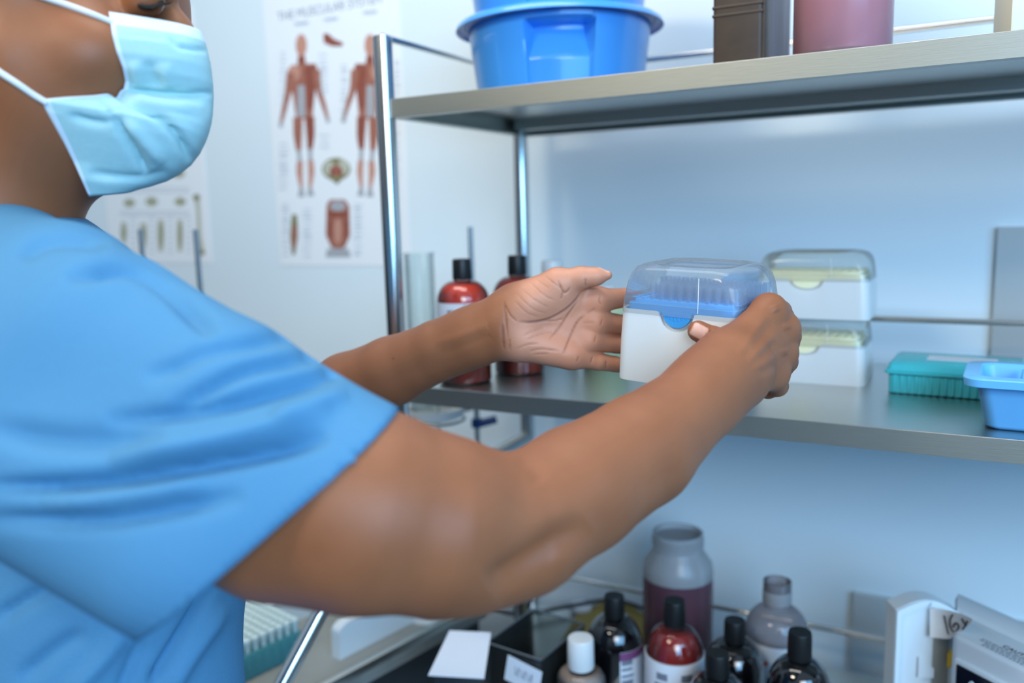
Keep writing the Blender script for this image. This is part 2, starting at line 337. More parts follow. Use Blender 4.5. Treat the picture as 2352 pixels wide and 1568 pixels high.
s = Sheet(); L2, R2 = wp(252, 560)[0], wp(484, 560)[0]; zb2 = wp(440, 604)[2]
sheet_base(s, (L2, zb2), (R2, zb2+0.54))
for (x, y0, y1, w) in ((284, 510, 560, 16), (329, 512, 570, 18), (369, 504, 578, 17), (413, 504, 578, 15)):
    s.stroke([(x, y0), (x, (y0+y1)/2), (x, y1)], [w*.8, w, w*.6], 'bone'); s.stroke([(x+1, y0+12), (x+1, y1-12)], [5, 5], 'olive')
for (x, y, r) in ((297, 466, 13), (348, 463, 14), (414, 463, 13), (300, 400, 14), (350, 398, 14), (410, 398, 14)): s.ell(x, y, r*1.1, r*.8, 'bone'); s.ell(x, y, r*.4, r*.4, 'olive')
s.stroke([(451, 448), (455, 480), (458, 540), (462, 582)], [14, 9, 9, 16], 'bone'); s.ell(451, 453, 8, 7, 'olive'); s.ell(463, 580, 8, 6, 'olive')
for y in (432, 440, 486, 494): s.stroke([(275, y), (435, y)], [2, 2], 'caption')
for y in range(500, 590, 13):
    for x in (306, 349, 391, 434): s.stroke([(x-6, y), (x+6, y)], [2, 2], 'caption')
tag(s.build('bone_poster', smooth=False), 'pale poster of bones on the wall, under the masked face', 'poster')

# ------------------------------------------------------------------ the steel shelf rack
DEP = 0.352; LEN = 1.05; LH = 0.0225
rk = empty('steel_shelf_rack', (0, 0, FZ), 0, 'brushed steel shelf rack with tube posts and pan shelves, against the wall', 'shelf rack')
def rz(o): o.location.z = -FZ; return o
def pan_shelf(name, z):
    b = MB(); t = 0.0016; x0, x1, y0, y1 = 0.004, LEN-0.004, -0.004, DEP+0.004
    b.box(x0, x1, y0, y1, z-t, z, 'steel', 0.0007)
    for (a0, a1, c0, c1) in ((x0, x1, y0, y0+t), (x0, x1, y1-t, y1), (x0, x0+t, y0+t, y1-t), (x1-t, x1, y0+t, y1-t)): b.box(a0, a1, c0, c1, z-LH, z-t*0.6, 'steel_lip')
    w = 0.014
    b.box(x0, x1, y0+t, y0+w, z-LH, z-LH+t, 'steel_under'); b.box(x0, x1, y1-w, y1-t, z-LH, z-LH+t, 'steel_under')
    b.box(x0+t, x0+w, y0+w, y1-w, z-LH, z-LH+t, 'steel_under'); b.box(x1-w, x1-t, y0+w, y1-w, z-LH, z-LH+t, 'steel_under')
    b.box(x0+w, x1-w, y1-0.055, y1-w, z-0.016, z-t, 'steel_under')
    return rz(b.build(name, rk, smooth=False))
pan_shelf('upper_shelf', 0.355); pan_shelf('middle_shelf', 0.0); pan_shelf('lower_shelf', -0.455)
PR = 0.0118
def post(path, rad=PR):
    b = MB(); b.tube(path, rad, 'chrome', 24); return rz(b.build('post', rk))
for x in (0.0, LEN):
    b = MB(); low = [(x, 0, 0.428), (x, 0, 0.2), (x, 0, -0.02), (x, 0, -0.10)]+[(x, 0.06-0.06*math.cos(a), -0.10-0.06*math.sin(a)) for a in np.linspace(0.2, math.pi/2, 6)]+[(x, 0.2, -0.16), (x, DEP, -0.16)]
    b.tube(low, PR, 'chrome', 24); b.lathe([(0.0, 0.0), (PR*.9, 0), (PR*.9, .0015), (0, .0022)], 'chrome', (x, 0, .428), 20); rz(b.build('post', rk))
    b = MB(); b.tube([(x, DEP, 0.47), (x, DEP, 0), (x, DEP, FZ+0.002)], PR, 'chrome', 24); rz(b.build('post', rk))
def rail(p, q, r=0.0042):
    b = MB(); b.tube([p, q], r, 'chrome', 12); return rz(b.build('guard_rail', rk))
for z, zz in ((0.355, 0.074), (0.0, 0.061), (-0.455, 0.062)):
    rail((0, DEP, z+zz), (LEN, DEP, z+zz))
    if z > -0.3: rail((0, 0, z+zz), (0, DEP, z+zz)); rail((LEN, 0, z+zz), (LEN, DEP, z+zz))

# ------------------------------------------------------------------ things on the upper shelf
def basin(root):
    H = 0.100; r0, r1 = 0.106, 0.1190; fa = math.atan2(CAM[1]-0.17, CAM[0]-0.155)
    def rf(r, z, a):
        for k in (0, math.pi):
            d = (a-fa-k+math.pi) % (2*math.pi)-math.pi
            w = max(0, min(1, (0.375-abs(d))/0.022)); w = w*w*(3-2*w)
            e = max(0, min(1, (0.084-z)/0.004)); e = e*e*(3-2*e)
            if z < H-0.004 and r > 0.05: r -= (0.006+0.022*max(0, min(1, (z-0.040)/0.034)))*w*e
        return r
    b = MB(); zs = [0.0]+list(np.linspace(0.003, H-0.010, 40))
    prof = [(0.0, 0.0), (r0-0.004, 0.0)]+[(r0+(r1-r0)*z/H, z) for z in zs[1:]]
    b.lathe(prof, 'blue_tub', n=360, rfun=rf)
    inn = [(r1-0.0005, H-0.004), (r1-0.032, H-0.022), (r0-0.030, 0.006), (0.0, 0.005)]
    b.lathe([(r+0, z) for r, z in inn], 'blue_tub', n=64); b.build('body', root)
    b = MB(); b.lathe([(r1-0.002, H-0.012), (r1-0.0015, H-0.006), (r1+0.002, H-0.0015), (r1+0.008, H-0.001), (r1+0.0135, H-0.005), (r1+0.0150, H-0.010), (r1+0.0135, H-0.0105), (r1+0.011, H-0.006), (r1+0.004, H-0.004), (r1-0.0005, H-0.0078)], 'blue_tub', n=96); b.build('rim', root)
bs = empty('wash_basin', (0.157, 0.17, 0.355), 0, 'blue plastic basin standing directly on the upper steel shelf', 'basin', 'stacked blue basins'); basin(bs)
bs2 = copy_tree(bs); bs2.location = (0.157, 0.17, 0.355+0.0935); bs2['label'] = 'blue plastic basin stacked inside the rim of another, cut by the frame top'

p = onY(1692, 141, 0.03)
bk = empty('old_ledger_book', (p[0], 0.03, 0.355), math.radians(1), 'dark brown leather bound book standing upright between basin and pink jar', 'book')
b = MB(); b.box(-0.025, 0.025, 0, 0.012, 0, 0.24, 'brown', 0.004, 3)
for z in (0.05, 0.058, 0.12, 0.18): b.box(-0.0255, 0.0255, -0.0008, 0.008, z, z+0.003, 'brown', 0.0008)
b.build('spine', bk)
b = MB(); b.box(0.0225, 0.0265, 0.010, 0.15, 0, 0.24, 'marble', 0.001); b.box(0.023, 0.0272, 0.002, 0.028, 0, 0.24, 'brown', 0.001); b.build('cover', bk)
b = MB(); b.box(-0.0265, -0.0225, 0.010, 0.15, 0, 0.24, 'marble', 0.001); b.build('cover', bk)
b = MB(); b.box(-0.0224, 0.0224, 0.012, 0.145, 0.004, 0.236, 'pages'); b.build('pages', bk)

def jar(root, r, h, neck, fill, liq):
    b = MB(); p = [(0, 0), (r*.93, 0), (r, r*.08), (r, h*.74), (r*.97, h*.79), (neck*1.04, h*.87), (neck, h*.885), (neck, h), (neck*.9, h), (neck*.9, h*.885), (r*.9, h*.80), (r*.96, h*.74), (r*.96, 0.004), (0, 0.004)]
    jf = r*.0; zf = h*fill
    b.lathe([(0, 0), (r*.93, 0), (r, r*.08), (r, zf)], 'plum_wall' if liq == 'plum_liq' else 'milky', n=64)
    b.lathe([(r, zf)]+p[3:], 'milky', n=64)
    for z in (.905, .93, .955): b.lathe([(neck, h*z), (neck*1.035, h*(z+.006)), (neck, h*(z+.012))], 'milky', n=64)
    b.build('jar_body', root)
    b = MB(); b.lathe([(0, 0.0045), (r*.955, 0.0045), (r*.955, h*fill), (0, h*fill)], liq, n=64); b.build('liquid', root)
p = onY(1933, 106, 0.055)
j1 = empty('wide_mouth_jar', (p[0], 0.056, 0.355), 0, 'translucent jar of pale pink liquid on the upper shelf', 'jar')
b = MB(); b.lathe([(0, 0), (.043, 0), (.0462, .004), (.0462, .15), (.035, .18), (.035, .2), (0, .2)], 'milky', n=64); b.build('jar_body', j1)
b = MB(); b.lathe([(0, 0.003), (.0458, .0045), (.0458, .145), (0, .145)], 'pink_liq', n=64); b.build('liquid', j1)
b2 = MB(); b2.lathe([(.0466, .003), (.0466, .147)], 'pink_liq', n=64)
j1.children[0].data.materials.clear(); j1.children[0].data.materials.append(film('rosy_milky_plastic', (0.95, 0.8, 0.85, 1), srgb(246, 196, 204), 0.62, 0.2, 1.0))
p = onY(2299, 70, 0.06)
cb = empty('cream_carton', (p[0], 0.06, 0.355), math.radians(8), 'cream coloured carton at the right end of the upper shelf', 'carton')
b = MB(); b.box(0, 0.09, -0.045, 0.045, 0, 0.17, 'cream', 0.003, 2); b.build('box_body', cb); b = MB(); b.box(0.001, 0.089, -0.044, 0.0, 0.1702, 0.1712, 'cream'); b.build('flap', cb)

# ------------------------------------------------------------------ bottles
def bottle(root, R, H, body, liq=None, fill=0.7, cap='black_pl', label=None, lab=(0.25, 0.62), labang=(0, 2*math.pi), capr=0.36, caph=0.135, shoulder=0.24, marks='ink', band=None):
    hb = H*(1-caph); ns = hb-H*0.04; s0 = ns-H*shoulder
    prof = [(0, 0), (R*.92, 0), (R, R*.1), (R, s0)]
    for i in range(1, 9):
        a = math.pi/2*i/8; prof.append((R*capr*.92+(R-R*capr*.92)*math.cos(a), s0+(ns-s0)*math.sin(a)))
    prof += [(R*capr*.9, hb), (0, hb)]
    b = MB(); b.lathe(prof, body, n=48); b.build('bottle_body', root)
    if liq:
        q = [(0, 0.002)]+[(r*.955, max(z, .002)) for r, z in prof[1:-2] if z < H*fill]
        zz = H*fill; rr = np.interp(zz, [z for r, z in prof[3:12]], [r for r, z in prof[3:12]])*.955
        q += [(rr, zz), (0, zz)]; b = MB(); b.lathe(q, liq, n=48); b.build('liquid', root)
    b = MB(); rc = R*capr; n = 40
    b.lathe([(0, hb-H*.028), (rc, hb-H*.028), (rc*1.02, hb-H*.02), (rc, H*.985), (rc*.93, H), (0, H)], cap, n=80, rfun=lambda r, z, a: r*(1+0.012*math.cos(n*a)) if z < H*.98 and r > rc*.95 else r)
    b.build('cap', root)
    if label:
        b = MB(); a0, a1 = labang; z0, z1 = H*lab[0], H*lab[1]
        b.lathe([(R*1.004, z0), (R*1.012, z0), (R*1.012, z1), (R*1.004, z1)], label, n=48, a0=a0, a1=a1)
        rl = random.Random(int(R*1e5)+int(H*1e5))
        fa = math.atan2(CAM[1]-root.location.y, CAM[0]-root.location.x)-root.rotation_euler.z
        if marks:
            for row in range(7):
                z = z1-(z1-z0)*(.16+.105*row); w = rl.uniform(.28, .5); hh = (z1-z0)*.022*(2 if row in (0, 3) else 1)
                for cx in (-.42, .42):
                    lo, hi = fa+cx-w*.6, fa+cx+w*.6
                    if a1-a0 < 6: lo, hi = max(lo, a0+.05), min(hi, a1-.05)
                    if hi > lo: b.lathe([(R*1.0135, z-hh), (R*1.0135, z+hh)], marks, n=10, a0=lo, a1=hi)
        if band: b.lathe([(R*1.0138, z1-(z1-z0)*.13), (R*1.0138, z1-.0003)], band, n=24, a0=a0, a1=a1)
        b.build('label', root)
    return root
def bot(name, x, y, z, label, cat='bottle', group=None, rot=0.0): return empty(name, (x, y, z), rot, label, cat, group)

p1 = onZ(1046, 870, 0); p2 = onZ(1150, 852, 0)
r1 = bot('reagent_bottle', 0.072, 0.048, 0, 'red liquid bottle with black cap on middle shelf, nearest the front post', group='red bottles on the middle shelf')
bottle(r1, 0.0335, 0.158, 'clear', 'red_liq', 0.80, label='label', lab=(0.20, 0.66), shoulder=0.17)
fa = math.atan2(CAM[1]-r1.location.y, CAM[0]-r1.location.x)
b = MB(); b.box(-0.0035, 0.0035, -0.0006, 0.0006, 0, 0.012, 'navy', 0.0003); lg = b.build('label_emblem', r1); lg.location = (0.0345*math.cos(fa), 0.0345*math.sin(fa), 0.090); lg.rotation_euler = (0, .35, fa+math.pi/2)
r2 = copy_tree(r1); r2.location = (0.1085, 0.128, 0); r2['label'] = 'red liquid bottle with black cap on middle shelf, behind its twin, beside the wrist'

def wash_bottle(px, py, name, label, R, H, body, capk, D=None):
    p = onZ(px, py, 0); o = bot(name, p[0], p[1], 0, label); bottle(o, R, H, body, None, cap=capk, label=None, capr=0.42, shoulder=0.2); return o
wash_bottle(1272, 826, 'white_bottle', 'white plastic bottle on the middle shelf behind the open palm', 0.036, 0.145, 'white_pl', 'white_pl')
o = wash_bottle(1392, 838, 'green_bottle', 'pale green bottle with white cap behind the spread fingers', 0.032, 0.112, 'palegreen', 'white_pl')

# ------------------------------------------------------------------ pipette tip boxes
def tip_box(root, W, d, hb, ht, rack, lidm, base='white_pl', cr=0.011, notch=(0.0152, 0.0160), tips=True, nx=0.0):
    N, MS = 8, 44
    def ring(f, z, inset=0.0, cut=False, r=cr):
        out = []
        for (x, y) in rrect(W/2*f-inset, d/2*f-inset, max(r-inset, .002), N, MS):
            zz = z
            if cut and y < -(d/2*f-inset)+0.002:
                u = abs(x-nx)/notch[0]
                if u < 1: zz = z-notch[1]*math.sqrt(max(0, 1-u*u))**.8
                elif u < 1.25: zz = z-0.0008*(1.25-u)/.25
            out.append((x, y, zz))
        return out
    b = MB(); t = 0.0018
    b.rings([ring(1.0, 0.0005, 0.0025), ring(1.0, 0.0), ring(1.002, 0.002), ring(.985, hb*.6), ring(.962, hb, 0, True), ring(.962, hb-.0002, t, True), ring(.965, hb*.5, t), ring(.98, 0.003, t)], base, True, True)
    b.build('box_base', root)
    rk_ = MB(); f = .945
    pts = [(x, y) for x, y in rrect(W/2*f-.004, d/2*f-.004, .006, 6)]
    rk_.rings([[(x, y, hb-.006) for x, y in pts], [(x, y, hb+.0042) for x, y in pts], [(x*.985, y*.985, hb+.005) for x, y in pts]], rack)
    rk_.box(-W*.40, W*.40, -d*.36, d*.36, hb-.0055, hb+.0078, rack, .0015)
    for i in range(12):
        for k in range(8): x = (i-5.5)*.0084*W/.113; y = (k-3.5)*.0084*d/.093; rk_.lathe([(0.0022, hb+.0080), (0.0034, hb+.0085), (0.0034, hb+.0078)], rack, (x, y, 0), 10)
    tp = []
    for i in range(17): a = math.pi*i/16; tp.append((nx+math.cos(a)*notch[0]*.86, -math.sin(a)*notch[1]*.80))
    y0 = -d/2*.962+.003
    rk_.rings([[(x, y0-.0022, hb+z) for x, z in tp], [(x, y0+.0005, hb+z) for x, z in tp]], rack)
    rk_.box(nx-notch[0]*1.15, nx+notch[0]*1.15, y0+.0012, y0+.0022, hb-notch[1]*1.3, hb-.004, base)
    for k in range(6): x = nx+(k-2.5)*.0034; rk_.box(x-.0005, x+.0005, y0-.0028, y0-.002, hb-.0075+abs(k-2.5)*.001, hb-.001, rack)
    ro = rk_.build('tip_rack', root, angle=30)
    lb = MB(); q = ht-hb
    lv = [(.975, hb-.0035, cr), (.966, hb+.001, cr), (.955, hb+q*.30, cr*1.15), (.938, hb+q*.58, cr*1.4), (.905, hb+q*.78, cr*1.6), (.85, hb+q*.91, cr*1.7), (.77, hb+q*.975, cr*1.7), (.70, hb+q*1.0, cr*1.6), (.62, hb+q*.99, cr*1.5), (.57, hb+q*.94, cr*1.4), (.40, hb+q*.92, cr)]
    lb.rings([[(x, y, z) for x, y in rrect(W/2*s_, d/2*s_, r_, N, 6)] for s_, z, r_ in lv], lidm, False, True)
    lo = lb.build('lid', root)
    lb = MB(); lb.tube([(W*.17, -d/2*.972, hb+.001), (W*.169, -d/2*.957, hb+q*.3), (W*.166, -d/2*.942, hb+q*.55), (W*.160, -d/2*.91, hb+q*.77)], .00035, 'white_pl', 6); lb.build('moulding_line', lo)
    if tips:
        tb = MB(); tb.lathe([(0.0016, -0.018), (0.0026, 0.0), (0.0033, 0.0055), (0.0034, 0.013), (0.0027, 0.013), (0.0022, 0.001)], 'tip', n=10)
        t0 = tb.build('pipette_tip', ro); first = True
        for i in range(12):
            for k in range(8):
                if i < 2 and k < 6: continue
                o = t0 if first else t0.copy()
                if not first: sc.collection.objects.link(o); o.parent = ro
                first = False; o.location = ((i-5.5)*.0084*W/.113, (k-3.5)*.0084*d/.093, hb+.0075)
    return root
hbx = empty('pipette_tip_box', (0.4367, -0.1526, 0.0681), 0, 'white tip box with blue rack and clear lid, held in both hands', 'tip box')
hbx.rotation_euler = (Matrix.Rotation(-0.1702, 3, 'Z') @ Matrix.Rotation(0.0369, 3, 'Y') @ Matrix.Rotation(0.0255, 3, 'X')).to_euler()
tip_box(hbx, 0.1133, 0.0929, 0.0621, 0.0997, 'blue_rack', 'lid')
tb1 = empty('pipette_tip_box', (0.472, 0.232, 0), 0, 'white tip box with yellow rack standing on the shelf, under its twin', 'tip box', 'stacked yellow tip boxes')
tip_box(tb1, 0.132, 0.094, 0.048, 0.0795, 'yellow_rack', 'lid_yellowed', notch=(0.0195, 0.0150), tips=False, nx=-0.006)
tb2 = copy_tree(tb1); tb2.location = (0.474, 0.234, 0.0785); tb2['label'] = 'white tip box with yellow rack, on top of the stack behind the right hand'
bl = empty('blue_box', (0.395, 0.292, 0), 0, 'blue lidded box half hidden behind the held tip box', 'box')
b = MB(); b.box(-.045, .035, -.03, .03, 0, .112, 'blue_rack', .004, 2); b.build('box_body', bl); b = MB(); b.box(-.047, .037, -.032, .032, .112, .124, 'blue_rack', .003, 2); b.build('lid', bl)

# teal tube box
tl = empty('cryo_tube_box', (0.632, 0.200, 0), math.radians(-3), 'teal translucent tube box with a white label on its lid', 'box')
b = MB(); W, d = .134, .084
b.rings([[(x, y, z) for x, y in rrect(W/2-i, d/2-i, .005, 5)] for i, z in ((.003, 0), (.0015, .001), (.001, .024))], 'teal')
for i in range(17): x = -W/2+.008+i*(W-.016)/16; b.box(x-.0016, x+.0016, -d/2-.0004, -d/2+.002, .002, .022, 'teal', .0006)
b.build('box_body', tl)
b = MB(); b.rings([[(x, y, z) for x, y in rrect(W/2+i, d/2+i, .006, 5)] for i, z in ((.0005, .0225), (.003, .0235), (.003, .0265), (.0005, .0272), (-.001, .034), (-.004, .0362))], 'teal'); b.build('lid', tl)
b = MB(); b.box(-.030, .040, -.012, .016, .0362, .0366, 'label'); b.build('label', tl)

# sky blue bin with dividers
bn = empty('storage_bin', (0.735, 0.057, 0), math.radians(-2), 'sky blue open bin with dividers at the right end of the middle shelf', 'bin')
W, d, H = .166, .082, .0515
b = MB(); lv = [(-.012, .0), (-.0095, .0012), (-.008, .004), (0.0, H-.008), (.0005, H-.0075)]
outer = [[(x, y, z) for x, y in rrect(W/2+i, d/2+i, .012, 8)] for i, z in lv]
inner = [[(x, y, z) for x, y in rrect(W/2+i, d/2+i, .011, 8)] for i, z in ((-.003, H-.0015), (-.0035, H-.003), (-.0115, .004))]
b.rings(outer, 'blue_bin', True, False); b.rings(inner, 'blue_bin', False, True); b.build('bin_body', bn)
b = MB(); b.rings([[(x, y, z) for x, y in rrect(W/2+i, d/2+i, .012+max(i, 0)*.5, 8)] for i, z in ((.0005, H-.0075), (.0095, H-.009), (.0105, H-.0085), (.0115, H-.0015), (.0105, H-.0005), (-.002, H), (-.003, H-.0015))], 'blue_bin', False, False); b.build('rim', bn)
for x, tilt in ((-.052, .14), (-.028, .16)):
    b = MB(); b.box(-.0008, .0008, -d/2+.0135, d/2-.0135, .004, H-.002, 'blue_bin', .0004); o = b.build('divider', bn); o.location = (x, 0, 0); o.rotation_euler = (0, tilt, 0)
b = MB(); b.box(-.014, .070, -d/2+.0125, d/2-.0125, .006, H-.006, 'blue_bin', .003); b.build('inner_tray', bn)
# ------------------------------------------------------------------ things on the lower shelf
LZ = -0.455
def lab_toward(x, y, off, half): a = math.atan2(CAM[1]-y, CAM[0]-x)+off; return (a-half, a+half)
o = bot('black_bottle', 0.250, 0.110, LZ, 'black bottle with a purple topped white label, below the elbow')
bottle(o, 0.0370, 0.170, 'black_bottle', label='label', lab=(.12, .64), labang=lab_toward(.250, .110, .80, .62), band='purple')
o = bot('reagent_bottle', 0.338, 0.090, LZ, 'dark red liquid bottle with white label on the lower shelf'); bottle(o, 0.0368, 0.19, 'clear', 'dark_red_liq', 0.80, label='label', lab=(.10, .645), marks='ink')
for (x, y, hh, lab) in ((0.403, 0.130, .160, 'black bottle in front of the clear bottle with the orange label'), (0.490, 0.075, .19, 'black bottle furthest right, beside the white instrument'), (0.407, 0.034, .165, 'black bottle cut off by the bottom frame edge, nearest of the black ones')):
    o = bot('black_bottle', x, y, LZ, lab, group='plain black bottles'); bottle(o, 0.0365, hh, 'black_bottle')
o = bot('white_capped_bottle', 0.237, 0.030, LZ, 'small bottle of beige liquid with a tall white cap'); bottle(o, 0.0305, 0.146, 'clear', 'beige_liq', 0.70, cap='white_pl', capr=.53, caph=.235, shoulder=.10)
o = empty('wide_mouth_jar', (0.290, 0.255, LZ), 0, 'tall open jar of plum coloured liquid on the lower shelf', 'jar'); jar(o, 0.050, 0.212, 0.0355, 0.70, 'plum_liq')
o = bot('clear_bottle', 0.440, 0.200, LZ, 'greyish clear bottle with an open neck and a flame mark label')
R, H = .040, .19
b = MB(); prof = [(0, 0), (R*.94, 0), (R, .004), (R, .118)]+[(R*.40+(R*.6)*math.cos(a), .118+.036*math.sin(a)) for a in np.linspace(.2, math.pi/2, 8)]+[(R*.40, .158), (R*.44, .162), (R*.44, .19), (R*.38, .19), (R*.36, .160)]
b.lathe(prof, 'greyclear', n=48); b.build('bottle_body', o)
b = MB(); b.lathe([(R*.445, .161), (R*.455, .163), (R*.455, .176), (R*.445, .178)], 'milky', n=40); b.build('neck_ring', o)
b = MB(); b.lathe([(R*1.004, .02), (R*1.012, .02), (R*1.012, .1165), (R*1.004, .1165)], 'label', n=48); b.build('label', o)
a = math.atan2(CAM[1]-.2, CAM[0]-.44)
def wrapq(b, a0, pts, k, rr=R*1.0135):   # flat mark wrapped on a cylinder
    b.add([(rr*math.cos(a0+u/R), rr*math.sin(a0+u/R), z) for u, z in pts], [tuple(range(len(pts)))], k)
b = MB(); wrapq(b, a, [(.000, .086), (.018, .086), (.018, .106), (.012, .113), (.010, .104), (.004, .096)], 'orange'); wrapq(b, a, [(-.012, .089), (-.009, .095), (-.012, .099), (-.015, .093)], 'orange'); wrapq(b, a, [(-.03, .066), (.02, .066), (.02, .0845), (-.03, .0845)], 'muscle_d'); b.build('label_marks', o)

og = empty('acrylic_organizer', (0.158, 0.064, LZ), math.radians(-6), 'clear acrylic organiser box holding cards on the lower shelf', 'organiser')
b = MB(); t = .002; w, d, h = .042, .055, .118
b.box(-w, w, -d, d, 0, t, 'acrylic')
for (x0, x1, y0, y1) in ((-w, w, -d, -d+t), (-w, w, d-t, d), (-w, -w+t, -d+t, d-t), (w-t, w, -d+t, d-t)): b.box(x0, x1, y0, y1, t, h, 'acrylic')
b.build('tray', og, smooth=False)
b = MB()
for p, q in (((-w, -d), (w, -d)), ((-w, d), (w, d)), ((-w, -d), (-w, d)), ((w, -d), (w, d))): b.tube([(p[0], p[1], h), (q[0], q[1], h)], .0012, 'rod', 8)
b.build('rim', og)
cd = empty('note_card', (0.166, 0.0030, LZ+.075), math.radians(-6), 'white card with scribbled letters taped to the acrylic organiser', 'card')
cd.rotation_euler = (math.radians(-4), math.radians(9), math.radians(-6))
b = MB(); b.box(-.026, .026, -.0006, 0, 0, .034, 'label'); b.build('paper', cd, smooth=False)
b = MB()
for x in (-.010, 0, .010): b.tube(spline([(x-.003, -.0009, .024), (x, -.0009, .013), (x+.003, -.0009, .025), (x+.004, -.0009, .012)], 4), .0004, 'ink', 6)
b.build('handwriting', cd)
c2 = empty('note_card', (0.096, -0.02, LZ+.0005), math.radians(20), 'blank white card leaning beside the acrylic organiser', 'card')
b = MB(); b.add([(-.035, -.045, .11), (.035, -.045, .11), (.028, .045, .122), (-.028, .045, .122), (-.035, -.045, .1088), (.035, -.045, .1088), (.028, .045, .1208), (-.028, .045, .1208)], [(0, 1, 2, 3), (7, 6, 5, 4), (0, 4, 5, 1), (1, 5, 6, 2), (2, 6, 7, 3), (3, 7, 4, 0)], 'label'); b.build('paper', c2, smooth=False)
b = MB(); b.box(-.03, .03, -.04, .04, 0, .108, 'charcoal', .003); b.build('holder', c2)
for (x, y, k, lab, dr) in ((0.140, 0.015, 'orange', 'round orange lid inside the acrylic organiser', .016), (0.165, 0.03, 'yellow', 'round yellow lid inside the acrylic organiser', .012)):
    q = empty('bottle_lid', (x, y, LZ+.002), 0, lab, 'lid'); b = MB(); b.lathe([(0, 0), (dr, 0), (dr, .056), (dr*.9, .0585), (0, .059)], k, n=32); b.build('lid_body', q)
fp = [onZ(x, y, LZ+.001) for x, y in ((1262, 1520), (1330, 1405), (1420, 1372), (1490, 1420), (1470, 1500), (1330, 1545))]
b = MB(); b.rings([[(p[0], p[1], LZ+.0004) for p in fp][::-1], [(p[0], p[1], LZ+.003) for p in fp][::-1]], 'amber')
tag(b.build('amber_folder', smooth=False), 'amber coloured folder lying on the lower shelf behind the black bottle', 'folder')
p = onZ(1335, 1396, LZ+.004); b = MB(); b.lathe([(0, 0), (.018, 0), (.018, .006), (0, .006)], 'label', (p[0], p[1], LZ+.0035), 24)
tag(b.build('paper_disc'), 'small white paper pad on the amber folder', 'pad')
b = MB(); b.tube(spline([onZ(x, y, LZ+.012) for x, y in ((1120, 1390), (1160, 1406), (1200, 1410), (1245, 1404), (1310, 1391), (1400, 1377), (1440, 1384), (1484, 1400))], 6), .0034, 'rubber', 8)
tag(b.build('power_cable'), 'black cable looping over the lower shelf under the elbow', 'cable')

# white bench instrument at the right
T = at(2190, 1456, 0.70); KS = 1.33; e1 = np.array([0.80, -0.60]); back = np.array([0.60, 0.80]); T2 = at(2190, 1456, 0.70*KS); ht = (T2[2]-LZ)/KS; LI = T[2]-ht
mc = empty('bench_instrument', (T[0], T[1], LI), math.atan2(e1[1], e1[0]), 'white bench instrument with dark display and taped number 16x', 'instrument')
b = MB(); b.box(0, .13, 0, .068, 0.0, ht, 'machine', .004, 3); b.v = [(x-.75*y, y, z) for x, y, z in b.v]; b.build('housing', mc)
b = MB(); n = 12; pr = [(.036, ht-.002), (.037, ht+.003), (.041, ht+.0055), (.050, ht+.0065), (.058, ht+.0055), (.063, ht+.003), (.0665, ht-.002)]
b.add([(x, y, z) for x in (.002, .128) for y, z in pr], [tuple(range(len(pr))), tuple(range(2*len(pr)-1, len(pr)-1, -1))]+[(i, len(pr)+i, len(pr)+(i+1) % len(pr), (i+1) % len(pr)) for i in range(len(pr))], 'machine'); b.v = [(x-.75*y, y, z) for x, y, z in b.v]; b.build('raised_lid', mc)
b = MB(); b.box(.004, .126, -.0035, .001, 0.06, ht-.018, 'machine_white', .0015); b.build('display_bezel', mc)
b = MB(); b.box(.0075, .122, -.0048, -.003, 0.07, ht-.0215, 'screen', .0008); ds = b.build('display', mc)
b = MB(); c = (.0225, -.0051, ht-.042); b.tube([(c[0]+.0058*math.cos(t)*(.62+.38*math.cos((t-math.pi/2)/2)**2 if 0 else 1)*(0.35 if abs(t-math.pi/2) < .05 else 1-.45*max(0, math.sin(t))), c[1], c[2]+(.0065*math.sin(t) if math.sin(t) < 0 else .0125*math.sin(t))) for t in np.linspace(0, 2*math.pi, 25)], .0007, 'machine_white', 6, False); b.build('droplet_icon', ds)
lr = MB()
for k, (v, u0, u1) in enumerate(((.0118, .016, .12), (.0088, .016, .12), (.0058, .022, .12), (.0028, .022, .12))):
    u = u0
    u1 = min(u1, .120-.75*v)
    while u < u1: w_ = .002+.003*((k*7+int(u*1e4)) % 5)/5; lr.box(u, u+w_, v+.0014, v+.0026, ht+.00005, ht+.00025, 'ink'); u += w_+.0010
lr.build('warning_print', mc, smooth=False)
text('caution_lettering', 'CAUTION', .0066, 'ink_dark', mc, Matrix.Translation((.046, .0160, ht+.0002)))
# arched side panel
S0 = at(2058, 1400, 0.735); S1 = at(2203, 1400, 0.735)
loc0 = mc.matrix_basis.inverted()
mtx = (Matrix.Translation(mc.location) @ Matrix.Rotation(mc.rotation_euler.z, 4, 'Z')).inverted()
def lcl(p): return mtx @ Vector(p)
dirx = (Vector(S1)-Vector(S0)); wid = dirx.length; dx = dirx.normalized(); dn = Vector((dx.y, -dx.x, 0)).normalized()
if dn.dot(Vector(CAM)-Vector(S0)) < 0: dn = -dn
zt = S0[2]
def panel_pt(u, z, off): q = Vector((S0[0], S0[1], 0))+Vector((dx.x, dx.y, 0)).normalized()*u+dn*off; return lcl((q.x, q.y, z))
arch = [(0, LI)]+[(wid*t, zt+.0105*math.sin(math.pi*min(1, t*1.02))-.004*t) for t in np.linspace(0, 1, 16)]+[(wid, LI)]
b = MB(); b.rings([[panel_pt(u, z, 0.0) for u, z in arch], [panel_pt(u, z, -.018) for u, z in arch]], 'machine_white'); pn = b.build('side_panel', mc, smooth=False)
b = MB(); b.rings([[panel_pt(u, z, .003) for u, z in arch], [panel_pt(u+(0.0035 if u < wid/2 else -.0035), z-(.0045 if z > LI+.001 else 0), .003) for u, z in arch]], 'machine_white', False, False)
